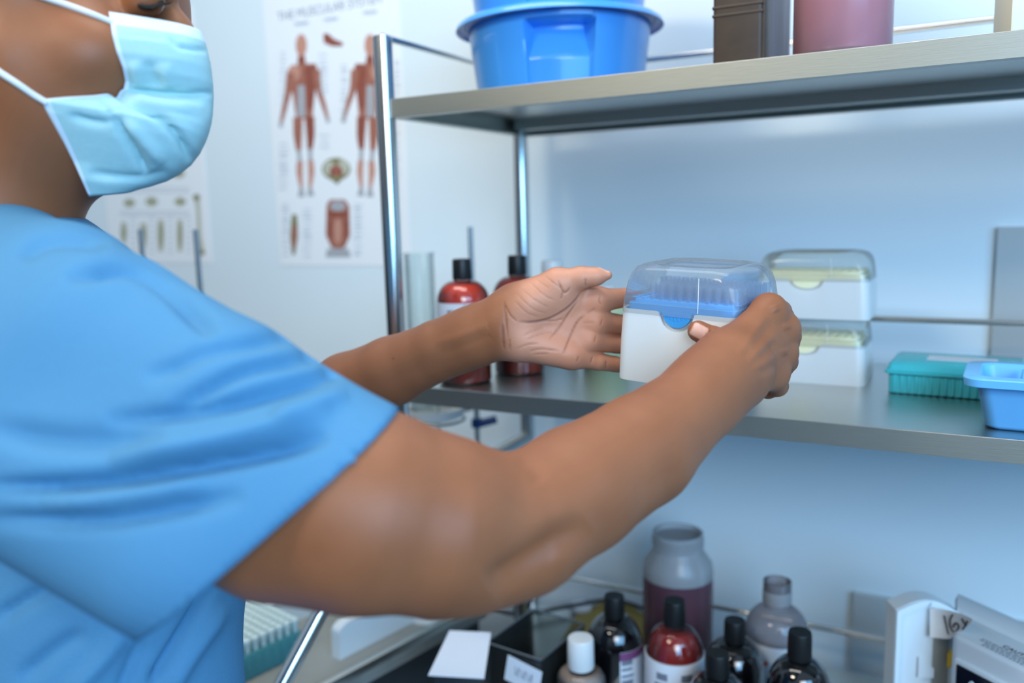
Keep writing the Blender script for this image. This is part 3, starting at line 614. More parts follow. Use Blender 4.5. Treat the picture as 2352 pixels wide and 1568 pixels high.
for (u0, u1, z0, z1) in ((.020, .034, zt-.062, zt-.042),):
    b.add([panel_pt(u, z, .0035) for u, z in ((u0, z0), (u1, z0-.001), (u1, z1-.012), (u0, z1))], [(0, 1, 2, 3)], 'machine_white')
b.add([panel_pt(u, z, .001) for u, z in ((.0335, LI), (.0475, LI), (.0475, zt-.025), (.0335, zt-.025))], [(0, 1, 2, 3)], 'trolley'); b.build('panel_trim', pn)
tape_d = lambda px: .970-.056*max(0, (px-2136)/96)**1.4           # the tape starts on the panel and its loose end hangs over the housing corner
fin = (Matrix.Translation((T2[0], T2[1], LZ)) @ Matrix.Rotation(mc.rotation_euler.z, 4, 'Z') @ Matrix.Scale(KS, 4)).inverted()
def on_tape(px, py, lift=0.0): return fin @ Vector(at(px, py, tape_d(px)-lift))
b = MB(); up = []; lo_ = []
for px in np.linspace(2136, 2233, 15):
    t = (px-2136)/97; up.append((px, 1397+24*t**2.2)); lo_.append((px, 1463+4*math.sin(t*3)-44*max(0, t-.42)**1.5/.58**1.5*.85))
b.rings([[on_tape(*p), on_tape(*q), on_tape(q[0], q[1], -.0012), on_tape(p[0], p[1], -.0012)] for p, q in zip(up, lo_)], 'tape'); tpo = b.build('tape_label', mc)
b = MB()
def pen(pts): b.tube([on_tape(q[0], q[1], .0014) for q in spline([(*p, 0) for p in pts], 5)], .00060, 'ink_dark', 6)
pen([(2169, 1413), (2173, 1434), (2178, 1456)]); pen([(2188, 1411), (2182, 1424), (2183, 1440), (2192, 1451), (2202, 1440), (2196, 1430), (2188, 1440)])
pen([(2209, 1420), (2214, 1430), (2219, 1436)]); pen([(2222, 1426), (2217, 1436), (2211, 1445)])
b.build('handwriting', tpo)
b = MB(); b.rings([[panel_pt(u, z, .0045) for u, z in ((.0445, zt-.052), (.051, zt-.052), (.051, zt-.038), (.047, zt-.036), (.0445, zt-.040))], [panel_pt(u, z, .0052) for u, z in ((.0445, zt-.052), (.051, zt-.052), (.051, zt-.038), (.047, zt-.036), (.0445, zt-.040))]], 'yellow'); b.build('warning_sticker', mc)
mc.location = (T2[0], T2[1], LZ); mc.scale = (KS, KS, KS)      # drawn nearer, then scaled up about the camera to stand on the lower shelf

# ------------------------------------------------------------------ the trolley beside the rack
TZ = -0.400; az = math.radians(12); ta = np.array([math.sin(az), math.cos(az)]); tx = np.array([math.cos(az), -math.sin(az)])
O = onZ(757, 1568, TZ)[:2]; org = O-ta*.09
tr = empty('lab_trolley', (org[0], org[1], FZ), -az, 'steel edged lab trolley with charcoal sides, left of the rack under the arm', 'trolley')
def tloc(p): d = np.array(p[:2])-org; return float(d @ tx), float(d @ ta), float(p[2]-FZ)
W_, D_ = .50, .40; top = TZ-FZ
b = MB(); b.box(-W_, 0, 0, D_, top-.03, top-.012, 'trolley'); b.build('top_panel', tr, smooth=False)
b = MB(); b.box(-W_+.01, -.006, .006, D_-.01, .08, top-.03, 'charcoal', .003); b.build('cabinet', tr)
for (x0, x1, y0, y1) in ((-.012, 0, 0, D_), (-W_, -W_+.012, 0, D_), (-W_+.012, -.012, D_-.012, D_)): b = MB(); b.box(x0, x1, y0, y1, top-.03, top, 'steel', .002); b.build('edge_rail', tr)
for x in (-W_+.05, -.05):
    for y in (.05, D_-.05): b = MB(); b.lathe([(0, 0), (.018, .004), (.03, .03), (.018, .056), (0, .06), ], 'black_pl', (x, y, .001), 20); b.tube([(x, y, .05), (x, y, .082)], .008, 'chrome', 12); b.build('caster', tr)
hp = [tloc(at(*q)) for q in ((560, 1740, .985), (640, 1586, 1.01), (700, 1474, 1.03), (748, 1384, 1.045), (800, 1290, 1.06))]
b = MB(); b.tube(spline([(hp[0][0]-.01, .012, hp[0][2]-.16), (hp[0][0]-.005, hp[0][1]*.45, hp[0][2]-.13)]+hp+[(hp[-1][0]+.02, hp[-1][1]+.10, hp[-1][2]+.01), (hp[-1][0]+.02, hp[-1][1]+.22, hp[-1][2]+.01), (hp[-1][0]+.02, D_-.02, hp[-1][2]-.02), (hp[-1][0]+.02, D_-.008, top-.004)], 8), .0100, 'chrome', 20); b.build('push_handle', tr)
def on_trolley(px, py, z): return onZ(px, py, z)
def board(pts, lab):
    p0 = onZ(*pts[0], TZ-.012); p1 = onZ(*pts[1], TZ-.012)
    q = empty('white_plastic_block', (p0[0], p0[1], TZ-.012), math.atan2(ta[1], ta[0]), lab, 'plastic block')
    L_ = pts[2]; h = pts[3]; c = .016
    prof = [(0, 0), (L_, 0), (L_, h), (c*1.6, h)]+[(c*1.6-c*1.5*math.sin(a), h-c*.8+c*.8*math.cos(a)) for a in np.linspace(.2, math.pi/2, 6)]
    b = MB(); b.rings([[(u, -.009, w) for u, w in prof], [(u, .009, w) for u, w in prof]], 'white_pl'); b.build('block_body', q, smooth=False)
    b = MB(); b.box(.05, .07, -.0095, .0095, h, h+.004, 'white_pl', .001); b.build('ridge', q)
board(((772, 1512), (975, 1415), .22, .052), 'white plastic block on the trolley beside its steel edge')
board(((612, 1452), (700, 1400), .16, .050), 'white plastic block on the trolley behind the tube rack')
rp = onZ(640, 1545, TZ-.012)
tk = empty('tube_rack', (rp[0]-.075, rp[1]+.01, TZ-.012), -az, 'teal rack packed with pale tubes on the trolley, beside the scrub top', 'rack')
b = MB(); b.box(-.06, .06, -.06, .06, 0, .036, 'teal_dull', .003)
for i in range(9): b.box(-.056+.014*i-.003, -.056+.014*i+.003, -.0615, -.058, .004, .03, 'teal_dull', .001)
for i in range(9): b.box(.058, .0615, -.056+.014*i-.003, -.056+.014*i+.003, .004, .03, 'teal_dull', .001)
b.build('rack_body', tk)
tb = MB(); tb.lathe([(0, .0), (.0042, 0), (.0052, .012), (.0058, .0125), (.0058, .0185), (.004, .020), (0, .020)], 'tube', n=12)
first = None
for i in range(9):
    for k in range(9):
        x, y = -.052+.013*i, -.052+.013*k; c, s_ = math.cos(-az), math.sin(-az)
        o = first.copy() if first else tb.build('sample_tube')
        if first: sc.collection.objects.link(o)
        first = first or o
        o.location = (tk.location.x+c*x-s_*y, tk.location.y+s_*x+c*y, tk.location.z+.0363)
        tag(o, 'one of the pale tubes standing in the teal rack', 'tube', 'pale tubes in the teal rack')
cp = onZ(590, 1400, TZ-.012); q = empty('cardboard_box', (cp[0]-.06, cp[1]+.10, TZ-.012), -az, 'low cream box with tan side at the back of the trolley', 'box')
b = MB(); b.box(-.10, .07, -.03, .05, 0, .045, 'cream', .002); b.build('box_body', q); b = MB(); b.box(-.101, -.02, -.0312, -.03, .002, .043, 'tan'); b.build('tan_panel', q, smooth=False)

# retort stands behind, standing on the trolley
def stand(px, py, D, label, extra=None):
    p = at(px, py, D); o = empty('retort_stand', (p[0], p[1], TZ-.012), 0, label, 'stand', 'retort stands')
    h = p[2]-(TZ-.012)
    b = MB(); b.tube([(0, 0, .006), (0, 0, h)], .0041, 'rod', 12); b.build('rod', o)
    b = MB(); b.box(-.03, .03, -.025, .025, 0, .007, 'rod', .002); b.build('foot', o)
    return o, p, h
st, sp, sh = stand(1080, 521, 1.30, 'thin metal stand rod rising behind the two red bottles')
z = at(1120, 985, 1.30)[2]-(TZ-.012)
b = MB(); b.tube([(.0, 0, z-.004), (.014, .006, z), (.028, .015, z+.004)], .0065, 'blue_clamp', 12); b.box(-.007, .007, -.007, .007, z-.009, z+.006, 'blue_clamp', .002); b.build('clamp', st)
zr = at(1000, 962, 1.27)[2]-(TZ-.012)
cpos = np.array(at(1003, 962, 1.27)[:2])-np.array(sp[:2])
b = MB(); b.tube([(cpos[0]+.042*math.cos(t), cpos[1]+.042*math.sin(t), zr) for t in np.linspace(0, 2*math.pi, 33)], .0022, 'rod', 8, False); b.tube([(0, 0, zr), (cpos[0]*.35, cpos[1]*.35, zr)], .003, 'rod', 8); b.build('support_ring', st)
b = MB(); b.lathe([(0, 0.001), (.030, 0.001), (.039, .005), (.0415, .018), (.0405, .018), (.038, .007), (.029, .003), (0, .003)], 'white_pl', n=40)
o = b.build('dish'); o.location = (sp[0]+cpos[0], sp[1]+cpos[1], zr+TZ-.012); tag(o, 'shallow white dish on a stand ring below the middle shelf', 'dish')
st2, sp2, sh2 = stand(449, 527, 1.30, 'thin metal stand rod in front of the bone poster, nearer the rack')
z = at(640, 806, 1.30)[2]-(TZ-.012); 
b = MB(); d2 = np.array(at(648, 806, 1.30)[:2])-np.array(sp2[:2]); b.tube([(0, 0, z), (d2[0], d2[1], z)], .004, 'rod', 8); b.lathe([(0, -.012), (.012, -.012), (.013, .01), (.011, .011), (0, .011)], 'white_pl', (d2[0], d2[1], z), 20); b.build('clamp_arm', st2)
stand(322, 527, 1.34, 'thin metal stand rod in front of the bone poster, nearer the shoulder')
gp = at(964, 640, 1.25); gh = at(964, 580, 1.25)[2]-(TZ-.012)
o = empty('measuring_cylinder', (gp[0], gp[1], TZ-.012), 0, 'clear glass cylinder between the front post and the red bottles', 'glassware')
b = MB(); b.lathe([(0, .008), (.0215, .008), (.0225, .012), (.0225, gh-.003), (.0245, gh), (.0235, gh), (.0215, gh-.004), (.0215, .013), (0, .011)], 'glass', n=40); b.build('cylinder', o)
b = MB(); b.lathe([(0, 0), (.036, 0), (.036, .005), (.02, .009), (0, .009)], 'white_pl', n=6); b.build('foot', o)
# ------------------------------------------------------------------ blended implicit surface -> one continuous mesh
class Field:
    """groups of round cones / ellipsoids; smooth union inside each group (kg) and of the groups with each other (k)"""
    def __init__(s): s.g = []
    def group(s, k, kin): s.g.append((k, kin, [])); return s
    def cone(s, a, ra, b, rb): s.g[-1][2].append(('c', np.asarray(a, float), np.asarray(b, float), ra, rb)); return s
    def chain(s, pts):
        for p, q in zip(pts[:-1], pts[1:]): s.cone(p[0], p[1], q[0], q[1])
        return s
    def ball(s, a, r): return s.cone(a, r, np.asarray(a, float)+1e-5, r)
    def ell(s, c, axes, radii): s.g[-1][2].append(('e', np.asarray(c, float), np.asarray(axes, float), np.asarray(radii, float), None)); return s
    @staticmethod
    def _d(pr, P):
        if pr[0] == 'c':
            a, b, ra, rb = pr[1:]; ab = b-a; h = np.clip(((P-a) @ ab)/(ab @ ab), 0, 1)
            return np.linalg.norm(P-a-h[:, None]*ab, axis=1)-(ra+(rb-ra)*h)
        q = (P-pr[1]) @ pr[2].T; k0 = np.linalg.norm(q/pr[3], axis=1); k1 = np.linalg.norm(q/pr[3]**2, axis=1)
        return k0*(k0-1)/np.maximum(k1, 1e-9)
    @staticmethod
    def _b(pr):
        if pr[0] == 'c': return (pr[1]+pr[2])/2, np.linalg.norm(pr[1]-pr[2])/2+max(pr[3], pr[4])
        return pr[1], pr[3].max()
    def ev(s, P):
        c = P.mean(0); R = np.sqrt(((P-c)**2).sum(1).max()); out = None
        for k, kin, prims in s.g:
            d = None
            for pr in prims:
                bc, br = s._b(pr)
                if np.linalg.norm(bc-c)-br-R > 0.07: continue
                e = s._d(pr, P)
                if d is None: d = e
                elif kin > 0: h = np.maximum(kin-np.abs(d-e), 0)/kin; d = np.minimum(d, e)-h*h*kin*0.25
                else: d = np.minimum(d, e)
            if d is None: continue
            if out is None: out = d
            else: h = np.maximum(k-np.abs(out-d), 0)/k; out = np.minimum(out, d)-h*h*k*0.25
        return np.full(len(P), 0.07) if out is None else out
    def bounds(s):
        lo = np.full(3, 9.); hi = -lo
        for k, kin, prims in s.g:
            for pr in prims: c, r = s._b(pr); lo = np.minimum(lo, c-r); hi = np.maximum(hi, c+r)
        return lo-0.02, hi+0.02
    def mesh(s, h, n=20, project=2):
        lo, hi = s.bounds(); B = n*h; nb = np.ceil((hi-lo)/B).astype(int); rad = (B*0.87+2*h+0.012)*1.25
        ii = np.stack(np.meshgrid(*[np.arange(x) for x in nb], indexing='ij'), -1).reshape(-1, 3)
        keep = []
        for i0 in range(0, len(ii), 64):   # coarse rejection in small clusters
            for b in ii[i0:i0+64]:
                c = lo+(b+0.5)*B
                if abs(s.ev(c[None])[0]) < rad: keep.append(b)
        g = np.stack(np.meshgrid(*[np.arange(n+1)]*3, indexing='ij'), -1).reshape(-1, 3)
        cell = []; pos = []; quads = []
        off = np.array([[0,0,0],[1,0,0],[0,1,0],[1,1,0],[0,0,1],[1,0,1],[0,1,1],[1,1,1]])
        key = lambda I: (I[:, 0]+4)*(1 << 40)+(I[:, 1]+4)*(1 << 20)+(I[:, 2]+4)
        for b in keep:
            base = b*n; D = s.ev(lo+(g+base)*h).reshape(n+1, n+1, n+1); S = D < 0
            if S.all() or not S.any(): continue
            cs = [S[o[0]:n+o[0], o[1]:n+o[1], o[2]:n+o[2]] for o in off]; cnt = sum(x.astype(int) for x in cs)
            act = np.argwhere((cnt > 0) & (cnt < 8))
            if len(act):
                sm = np.zeros((len(act), 3)); ct = np.zeros(len(act)); dv = [D[act[:, 0]+o[0], act[:, 1]+o[1], act[:, 2]+o[2]] for o in off]
                for i in range(8):
                    for j in range(i+1, 8):
                        if np.abs(off[i]-off[j]).sum() != 1: continue
                        m = (dv[i] < 0) != (dv[j] < 0)
                        if m.any():
                            t = dv[i][m]/(dv[i][m]-dv[j][m]); sm[m] += off[i]+t[:, None]*(off[j]-off[i]); ct[m] += 1
                cell.append(key(act+base)); pos.append(lo+(act+base+sm/ct[:, None])*h)
            for ax in range(3):
                e = [0, 0, 0]; e[ax] = 1; A = S[:n, :n, :n]; Bq = S[e[0]:n+e[0], e[1]:n+e[1], e[2]:n+e[2]]
                idx = np.argwhere(A != Bq)
                if not len(idx): continue
                fl = A[idx[:, 0], idx[:, 1], idx[:, 2]]; u = np.zeros(3, int); v = np.zeros(3, int); u[(ax+1) % 3] = 1; v[(ax+2) % 3] = 1
                I = idx+base; q = np.stack([key(I), key(I-u), key(I-u-v), key(I-v)], 1)
                q[~fl] = q[~fl][:, ::-1]; quads.append(q)
        ck = np.concatenate(cell); P = np.concatenate(pos); order = np.argsort(ck); sk = ck[order]
        Q = np.concatenate(quads); loc = np.searchsorted(sk, Q); loc = np.minimum(loc, len(sk)-1); ok = (sk[loc] == Q).all(1); Q = order[loc[ok]]
        for _ in range(project): N, d = s.grad(P); P = P-N*d[:, None]*0.9
        return P, Q, s.grad(P)[0]
    def grad(s, P, e=4e-4, ch=400):
        N = np.zeros_like(P); d = np.zeros(len(P))
        for i in range(0, len(P), ch):
            p = P[i:i+ch]; m = len(p)
            A = s.ev(np.concatenate([p, p+[e, 0, 0], p+[0, e, 0], p+[0, 0, e]])); d[i:i+ch] = A[:m]
            N[i:i+ch] = np.stack([A[m:2*m]-A[:m], A[2*m:3*m]-A[:m], A[3*m:]-A[:m]], 1)/e
        L = np.linalg.norm(N, axis=1); return N/np.maximum(L, 1e-6)[:, None], d
def px_of(P):
    d = P-CAM; w = d @ _f; return np.stack([1176+FPX*(d @ _r)/w, 784-FPX*(d @ _u)/w], 1)
def seg_dist(Q, poly):
    """distance (px) to a polyline and the fraction of the way along it"""
    best = np.full(len(Q), 1e9); fr = np.zeros(len(Q)); n = len(poly)-1
    for i in range(n):
        a = np.array(poly[i][:2], float); b = np.array(poly[i+1][:2], float); ab = b-a
        h = np.clip(((Q-a) @ ab)/(ab @ ab), 0, 1); d = np.linalg.norm(Q-a-h[:, None]*ab, axis=1); m = d < best
        best[m] = d[m]; fr[m] = (i+h[m])/n
    return best, fr
def carve(P, N, lines, facing=0.10):
    """press folds and creases, listed along lines, into a surface: (points, width, depth)"""
    Q = px_of(P); V = CAM-P; V /= np.linalg.norm(V, axis=1)[:, None]; face = np.clip(((N*V).sum(1))/facing, 0, 1); tot = np.zeros(len(P))
    for poly, w, dep in lines:
        sp_ = [q[:2] for q in spline([(*p, 0) for p in poly], 5)] if len(poly) > 2 else poly
        x0, y0 = np.min(sp_, 0)-4*w; x1, y1 = np.max(sp_, 0)+4*w
        m = (Q[:, 0] > x0) & (Q[:, 0] < x1) & (Q[:, 1] > y0) & (Q[:, 1] < y1)
        if not m.any(): continue
        d, f = seg_dist(Q[m], sp_); tp = np.clip(np.minimum(f, 1-f)*5, 0, 1)**.7
        tot[m] += dep*tp*np.exp(-(d/w)**2)
    return tot*face
def to_obj(name, P, Q, mat, parent, attrs=None):
    me = bpy.data.meshes.new(name); me.vertices.add(len(P)); me.vertices.foreach_set('co', P.astype(np.float32).ravel())
    me.loops.add(Q.size); me.loops.foreach_set('vertex_index', Q.astype(np.int32).ravel())
    me.polygons.add(len(Q)); me.polygons.foreach_set('loop_start', np.arange(0, Q.size, 4, dtype=np.int32)); me.polygons.foreach_set('loop_total', np.full(len(Q), 4, np.int32))
    me.update(calc_edges=True); me.validate(); me.polygons.foreach_set('use_smooth', [True]*len(me.polygons)); me.materials.append(M[mat])
    for k, v in (attrs or {}).items():
        at_ = me.attributes.new(k, 'FLOAT', 'POINT'); at_.data.foreach_set('value', v.astype(np.float32))
    o = bpy.data.objects.new(name, me); sc.collection.objects.link(o); o.parent = parent
    if parent: o.matrix_parent_inverse = parent.matrix_world.inverted() if False else Matrix.Translation(-Vector(parent.location))
    return o
# ------------------------------------------------------------------ the person
def skin_material():
    m, n, l = nmat('brown_skin'); out = n.new('ShaderNodeOutputMaterial'); p = n.new('ShaderNodeBsdfPrincipled')
    p.inputs['Roughness'].default_value = 0.48; p.inputs['Specular IOR Level'].default_value = 0.35
    p.inputs['Subsurface Weight'].default_value = 0.12; p.inputs['Subsurface Radius'].default_value = (0.006, 0.0025, 0.0015); p.inputs['Subsurface Scale'].default_value = 1.0
    tc = n.new('ShaderNodeTexCoord'); nz = n.new('ShaderNodeTexNoise'); nz.inputs['Scale'].default_value = 28; nz.inputs['Detail'].default_value = 4; l.new(tc.outputs['Object'], nz.inputs['Vector'])
    def mix(fac, a, b):
        x = n.new('ShaderNodeMix'); x.data_type = 'RGBA'
        if isinstance(fac, float): x.inputs[0].default_value = fac
        else: l.new(fac, x.inputs[0])
        for i, c in ((6, a), (7, b)):
            if isinstance(c, tuple): x.inputs[i].default_value = c
            else: l.new(c, x.inputs[i])
        return x.outputs[2]
    def attr(k): a = n.new('ShaderNodeAttribute'); a.attribute_name = k; return a.outputs['Fac']
    base = mix(nz.outputs['Fac'], srgb(132, 80, 50), srgb(158, 99, 65))
    palm = mix(nz.outputs['Fac'], srgb(190, 126, 98), srgb(212, 152, 122))
    c = mix(attr('palm'), base, palm); c = mix(attr('crease'), c, srgb(96, 56, 46)); c = mix(attr('nail'), c, srgb(216, 168, 148))
    l.new(c, p.inputs['Base Color'])
    vo = n.new('ShaderNodeTexVoronoi'); vo.inputs['Scale'].default_value = 900; l.new(tc.outputs['Object'], vo.inputs['Vector'])
    b = n.new('ShaderNodeBump'); b.inputs['Strength'].default_value = 0.12; b.inputs['Distance'].default_value = 0.0006; l.new(vo.outputs['Distance'], b.inputs['Height']); l.new(b.outputs[0], p.inputs['Normal'])
    l.new(p.outputs[0], out.inputs[0]); return m
M['skin'] = skin_material()
SKIN_H = 0.00125
per = empty('person', (0.0, -0.48, FZ), 0, 'person in blue scrubs and a surgical mask reaching to a tip box with both hands', 'person')

F = Field()
# right arm (near)
A = lambda *p: at(*p)
F.group(0.012, 0.006).chain([(A(250, 815, .510), .042), (A(560, 1020, .490), .0440), (A(700, 1100, .480), .0470), (A(800, 1152, .475), .0550), (A(860, 1172, .475), .0545), (A(1000, 1202, .485), .0510), (A(1188, 1208, .510), .0412)])
F.group(0.008, 0.006).chain([(A(1188, 1208, .510), .0412), (A(1325, 1124, .540), .0402), (A(1470, 1034, .572), .0372), (A(1600, 922, .605), .0292), (A(1672, 852, .628), .0255)])
F.group(0.015, 0.01).ball(A(1080, 1244, .498), .0395).chain([(A(540, 1150, .480), .044), (A(640, 1180, .478), .0465), (A(800, 1195, .476), .0465)])
# right hand: palm and back
rw = A(1672, 852, .628)
K = [(A(1766, 714, .668), .0122), (A(1797, 756, .676), .0122), (A(1794, 812, .676), .0112), (A(1776, 860, .668), .0102)]
Cb = [(A(1668, 812, .634), .0155), (A(1688, 838, .632), .0155), (A(1700, 862, .636), .0145), (A(1704, 884, .640), .0125)]
F.group(0.022, 0.012)
for c, k in zip(Cb, K): F.cone(c[0], c[1], k[0], k[1])
F.cone(A(1640, 880, .622), .0255, A(1696, 848, .640), .0210)
F.group(0.010, 0.0015)
RF = [[K[0], (A(1790, 716, .703), .0100), (A(1800, 728, .732), .0088), (A(1796, 742, .748), .0076)],
      [K[1], (A(1812, 772, .708), .0100), (A(1812, 786, .736), .0090), (A(1800, 796, .752), .0078)],
      [K[2], (A(1806, 830, .704), .0095), (A(1800, 842, .728), .0086), (A(1788, 846, .744), .0074)],
      [K[3], (A(1786, 886, .690), .0086), (A(1764, 893, .702), .0080), (A(1744, 891, .700), .0072)]]
for ch in RF: F.chain(ch)
F.group(0.012, 0.006).chain([(A(1690, 838, .645), .0150), (A(1688, 808, .668), .0125), (A(1650, 784, .672), .0100), (A(1604, 760, .6725), .0085)])
# left arm (far)
lw = A(1158, 745, .800)
F.group(0.02, 0.02).chain([(np.array([-.13, -.38, .15]), .050), (np.array([-.04, -.27, .06]), .047), (A(700, 985, .900), .042)])
F.group(0.012, 0.006).chain([(A(700, 985, .900), .0400), (A(800, 896, .875), .0385), (A(900, 852, .855), .0345), (A(1010, 803, .832), .0292), (A(1090, 772, .815), .0260), (A(1150, 747, .802), .0240)])
F.group(0.012, 0.010).cone(A(1060, 765, .822), .021, A(1155, 722, .802), .0185).cone(A(1060, 800, .822), .021, A(1160, 772, .800), .0185)
LK = [(A(1370, 690, .796), .0118), (A(1366, 738, .798), .0112), (A(1350, 781, .799), .0107), (A(1318, 818, .798), .0100)]
LC = [(A(1190, 690, .803), .0170), (A(1195, 722, .803), .0165), (A(1195, 756, .803), .0165), (A(1200, 786, .802), .0150)]
F.group(0.020, 0.012)
for c, k in zip(LC, LK): F.cone(c[0], c[1], k[0], k[1])
F.cone(A(1215, 700, .792), .0190, A(1285, 672, .790), .0165)                                         # ball of the thumb
F.cone(A(1215, 788, .796), .0150, A(1300, 815, .795), .0110)                                         # heel of the hand
F.group(0.008, 0.0015)
LF = [[LK[0], (A(1432, 684, .812), .0092), (A(1478, 690, .823), .0080), (A(1506, 700, .829), .0070)],
      [LK[1], (A(1432, 746, .815), .0095), (A(1482, 752, .826), .0084), (A(1514, 758, .832), .0074)],
      [LK[2], (A(1416, 790, .813), .0088), (A(1466, 800, .823), .0078), (A(1498, 806, .829), .0070)],
      [LK[3], (A(1374, 830, .805), .0085), (A(1412, 836, .812), .0075), (A(1440, 842, .817), .0066)]]
for ch in LF: F.chain(ch)
F.group(0.010, 0.006).chain([(A(1225, 682, .792), .0165), (A(1280, 648, .784), .0128), (A(1336, 637, .778), .0092), (A(1368, 635, .776), .0075), (A(1396, 632, .774), .0040)])
# trunk core, neck, head
F.group(0.03, 0.01).cone(A(40, 700, .60), .036, A(250, 815, .510), .038).cone(A(0, 660, .64), .048, np.array([-.13, -.38, .15]), .05).cone(A(30, 700, .64), .055, A(225, 1300, .70), .070)
F.group(0.03, 0.03).cone(A(50, 290, .615), .056, A(-35, 560, .62), .058)
FWD = (A(300, 100, .61)-A(100, 100, .61)); FWD /= np.linalg.norm(FWD); DEPV = (A(100, 100, .7)-A(100, 100, .6)); DEPV /= np.linalg.norm(DEPV); UPV = -np.cross(FWD, DEPV); UPV *= np.sign(UPV[2])
AX = np.stack([FWD, DEPV, UPV])
F.group(0.03, 0.025)
F.ell(A(20, -190, .61), AX, (.100, .076, .088))
F.ell(A(190, 0, .61), AX, (.062, .062, .075))
F.ell(A(215, 200, .608), AX, (.054, .054, .062))
F.ball(A(322, 345, .608), .022)
F.cone(A(40, 150, .560), .018, A(270, 340, .596), .018).cone(A(40, 150, .654), .018, A(270, 340, .618), .018)
F.ball(A(215, 130, .568), .026).ball(A(215, 130, .646), .026)
F.group(0.012, 0.01).chain([(A(366, 0, .608), .010), (A(405, 75, .608), .0105), (A(442, 148, .608), .0125)]).ball(A(415, 165, .597), .010).ball(A(415, 165, .619), .010)
F.cone(A(352, -46, .577), .010, A(376, -40, .60), .011).ball(A(385, 255, .608), .013).ball(A(378, 290, .608), .012)
F.ball(A(330, -2, .577), .0125).ball(A(330, -2, .637), .0125)
F.group(0.006, 0.006).chain([(A(8, 140, .556), .0070), (A(-8, 110, .553), .0075), (A(-18, 60, .551), .0075), (A(-10, 10, .551), .006), (A(-40, -30, .550), .006), (A(-75, 10, .552), .006)]).ell(A(-35, 60, .558), AX, (.014, .006, .024))
P, Q, N = F.mesh(SKIN_H)
Qp = px_of(P); dep = (P-CAM) @ _f
face = ((N*(CAM-P)).sum(1)) > 0
# palm, nails, creases
def smooth(x, a, b): t = np.clip((x-a)/(b-a), 0, 1); return t*t*(3-2*t)
lefth = (dep > .745) & (Qp[:, 0] > 1060)
V = CAM-P; V /= np.linalg.norm(V, axis=1)[:, None]; nv = (N*V).sum(1)
palm = np.where(lefth, smooth(Qp[:, 0]+.15*(Qp[:, 1]-740), 1140, 1215)*smooth(nv, -.15, .45), 0)
righth = (dep > .60) & (dep < .76) & (Qp[:, 0] > 1560) & (Qp[:, 1] < 930)
palm = np.maximum(palm, np.where(righth, smooth(-nv, .2, .6), 0))
creases = [
 ([(1158, 690), (1160, 715), (1163, 745), (1166, 778)], 2.0, .0011), ([(1154, 745), (1155, 775), (1158, 805)], 2.4, .0013), ([(1170, 778), (1171, 805)], 1.8, .0010),
 ([(1160, 700), (1172, 724), (1188, 739)], 1.8, .0008), ([(1190, 739), (1225, 740), (1262, 732), (1298, 712), (1322, 690), (1336, 668)], 2.6, .0016),
 ([(1240, 738), (1275, 736), (1298, 730)], 1.6, .0007), ([(1260, 780), (1285, 752), (1305, 722), (1330, 688)], 2.0, .0011), ([(1294, 815), (1305, 785), (1325, 742), (1345, 722)], 2.0, .0012),
 ([(1345, 722), (1368, 708)], 1.6, .0007), ([(1335, 742), (1365, 741)], 1.5, .0006),
 ([(1280, 642), (1292, 667), (1300, 672), (1310, 660)], 2.0, .0012), ([(1294, 670), (1288, 688)], 1.8, .0009), ([(1345, 640), (1345, 658)], 1.8, .0008),
 ([(1380, 676), (1377, 692), (1384, 700)], 1.8, .0008), ([(1384, 732), (1380, 748)], 1.7, .0008), ([(1370, 770), (1365, 788)], 1.7, .0008), ([(1330, 818), (1325, 832)], 1.7, .0008), ([(1362, 818), (1356, 836)], 1.7, .0008), ([(1393, 828), (1390, 848)], 1.7, .0008),
 ([(1197, 662), (1230, 690), (1262, 706)], 1.5, .0005), ([(1185, 672), (1222, 708), (1256, 720)], 1.5, .0005), ([(1215, 645), (1250, 678), (1275, 690)], 1.4, .0005), ([(1250, 632), (1272, 650), (1290, 662)], 1.4, .0005), ([(1180, 690), (1210, 718), (1240, 728)], 1.4, .0005), ([(1230, 640), (1262, 664)], 1.3, .0004),
 ([(1200, 772), (1225, 760), (1250, 752)], 1.4, .0005), ([(1208, 782), (1240, 768), (1272, 760)], 1.4, .0005), ([(1216, 806), (1245, 802), (1285, 806)], 1.8, .0008), ([(1185, 802), (1210, 792), (1240, 788)], 1.6, .0006), ([(1225, 814), (1262, 812)], 1.6, .0006),
]
c1 = carve(P[lefth], N[lefth], creases); cr = np.zeros(len(P)); cr[lefth] = c1
fold = [([(1120, 1350), (1190, 1305), (1262, 1255), (1350, 1200)], 34, .0058), ([(1190, 1050), (1225, 1080), (1245, 1110)], 20, .0010)]
f1 = carve(P, N, fold)*(dep < .60)
knk = [([(1776, 700), (1783, 716)], 9, -.0012), ([(1803, 742), (1809, 756)], 9, -.0012), ([(1800, 800), (1804, 815)], 8, -.0010), ([(1690, 825), (1760, 722)], 9, -.0006), ([(1706, 842), (1790, 760)], 9, -.0006), ([(1716, 856), (1788, 812)], 8, -.0005), ([(1775, 735), (1730, 800)], 12, .0008), ([(1785, 785), (1740, 830)], 12, .0008), ([(1783, 838), (1745, 860)], 10, .0007),
       ([(1612, 742), (1615, 760), (1622, 778)], 2.0, .0005), ([(1632, 745), (1634, 770)], 2.5, .0005)]
k1 = np.where(righth, carve(P, N, knk), 0)
tend = [([(1000, 790), (1060, 770), (1130, 742)], 10, -.0008), ([(1010, 815), (1070, 792), (1140, 765)], 9, .0006)]
t1 = np.where(dep > .78, carve(P, N, tend), 0)
P = P-N*(cr+f1+k1+t1)[:, None]
crease = np.clip(cr/.0013, 0, 1)*.5
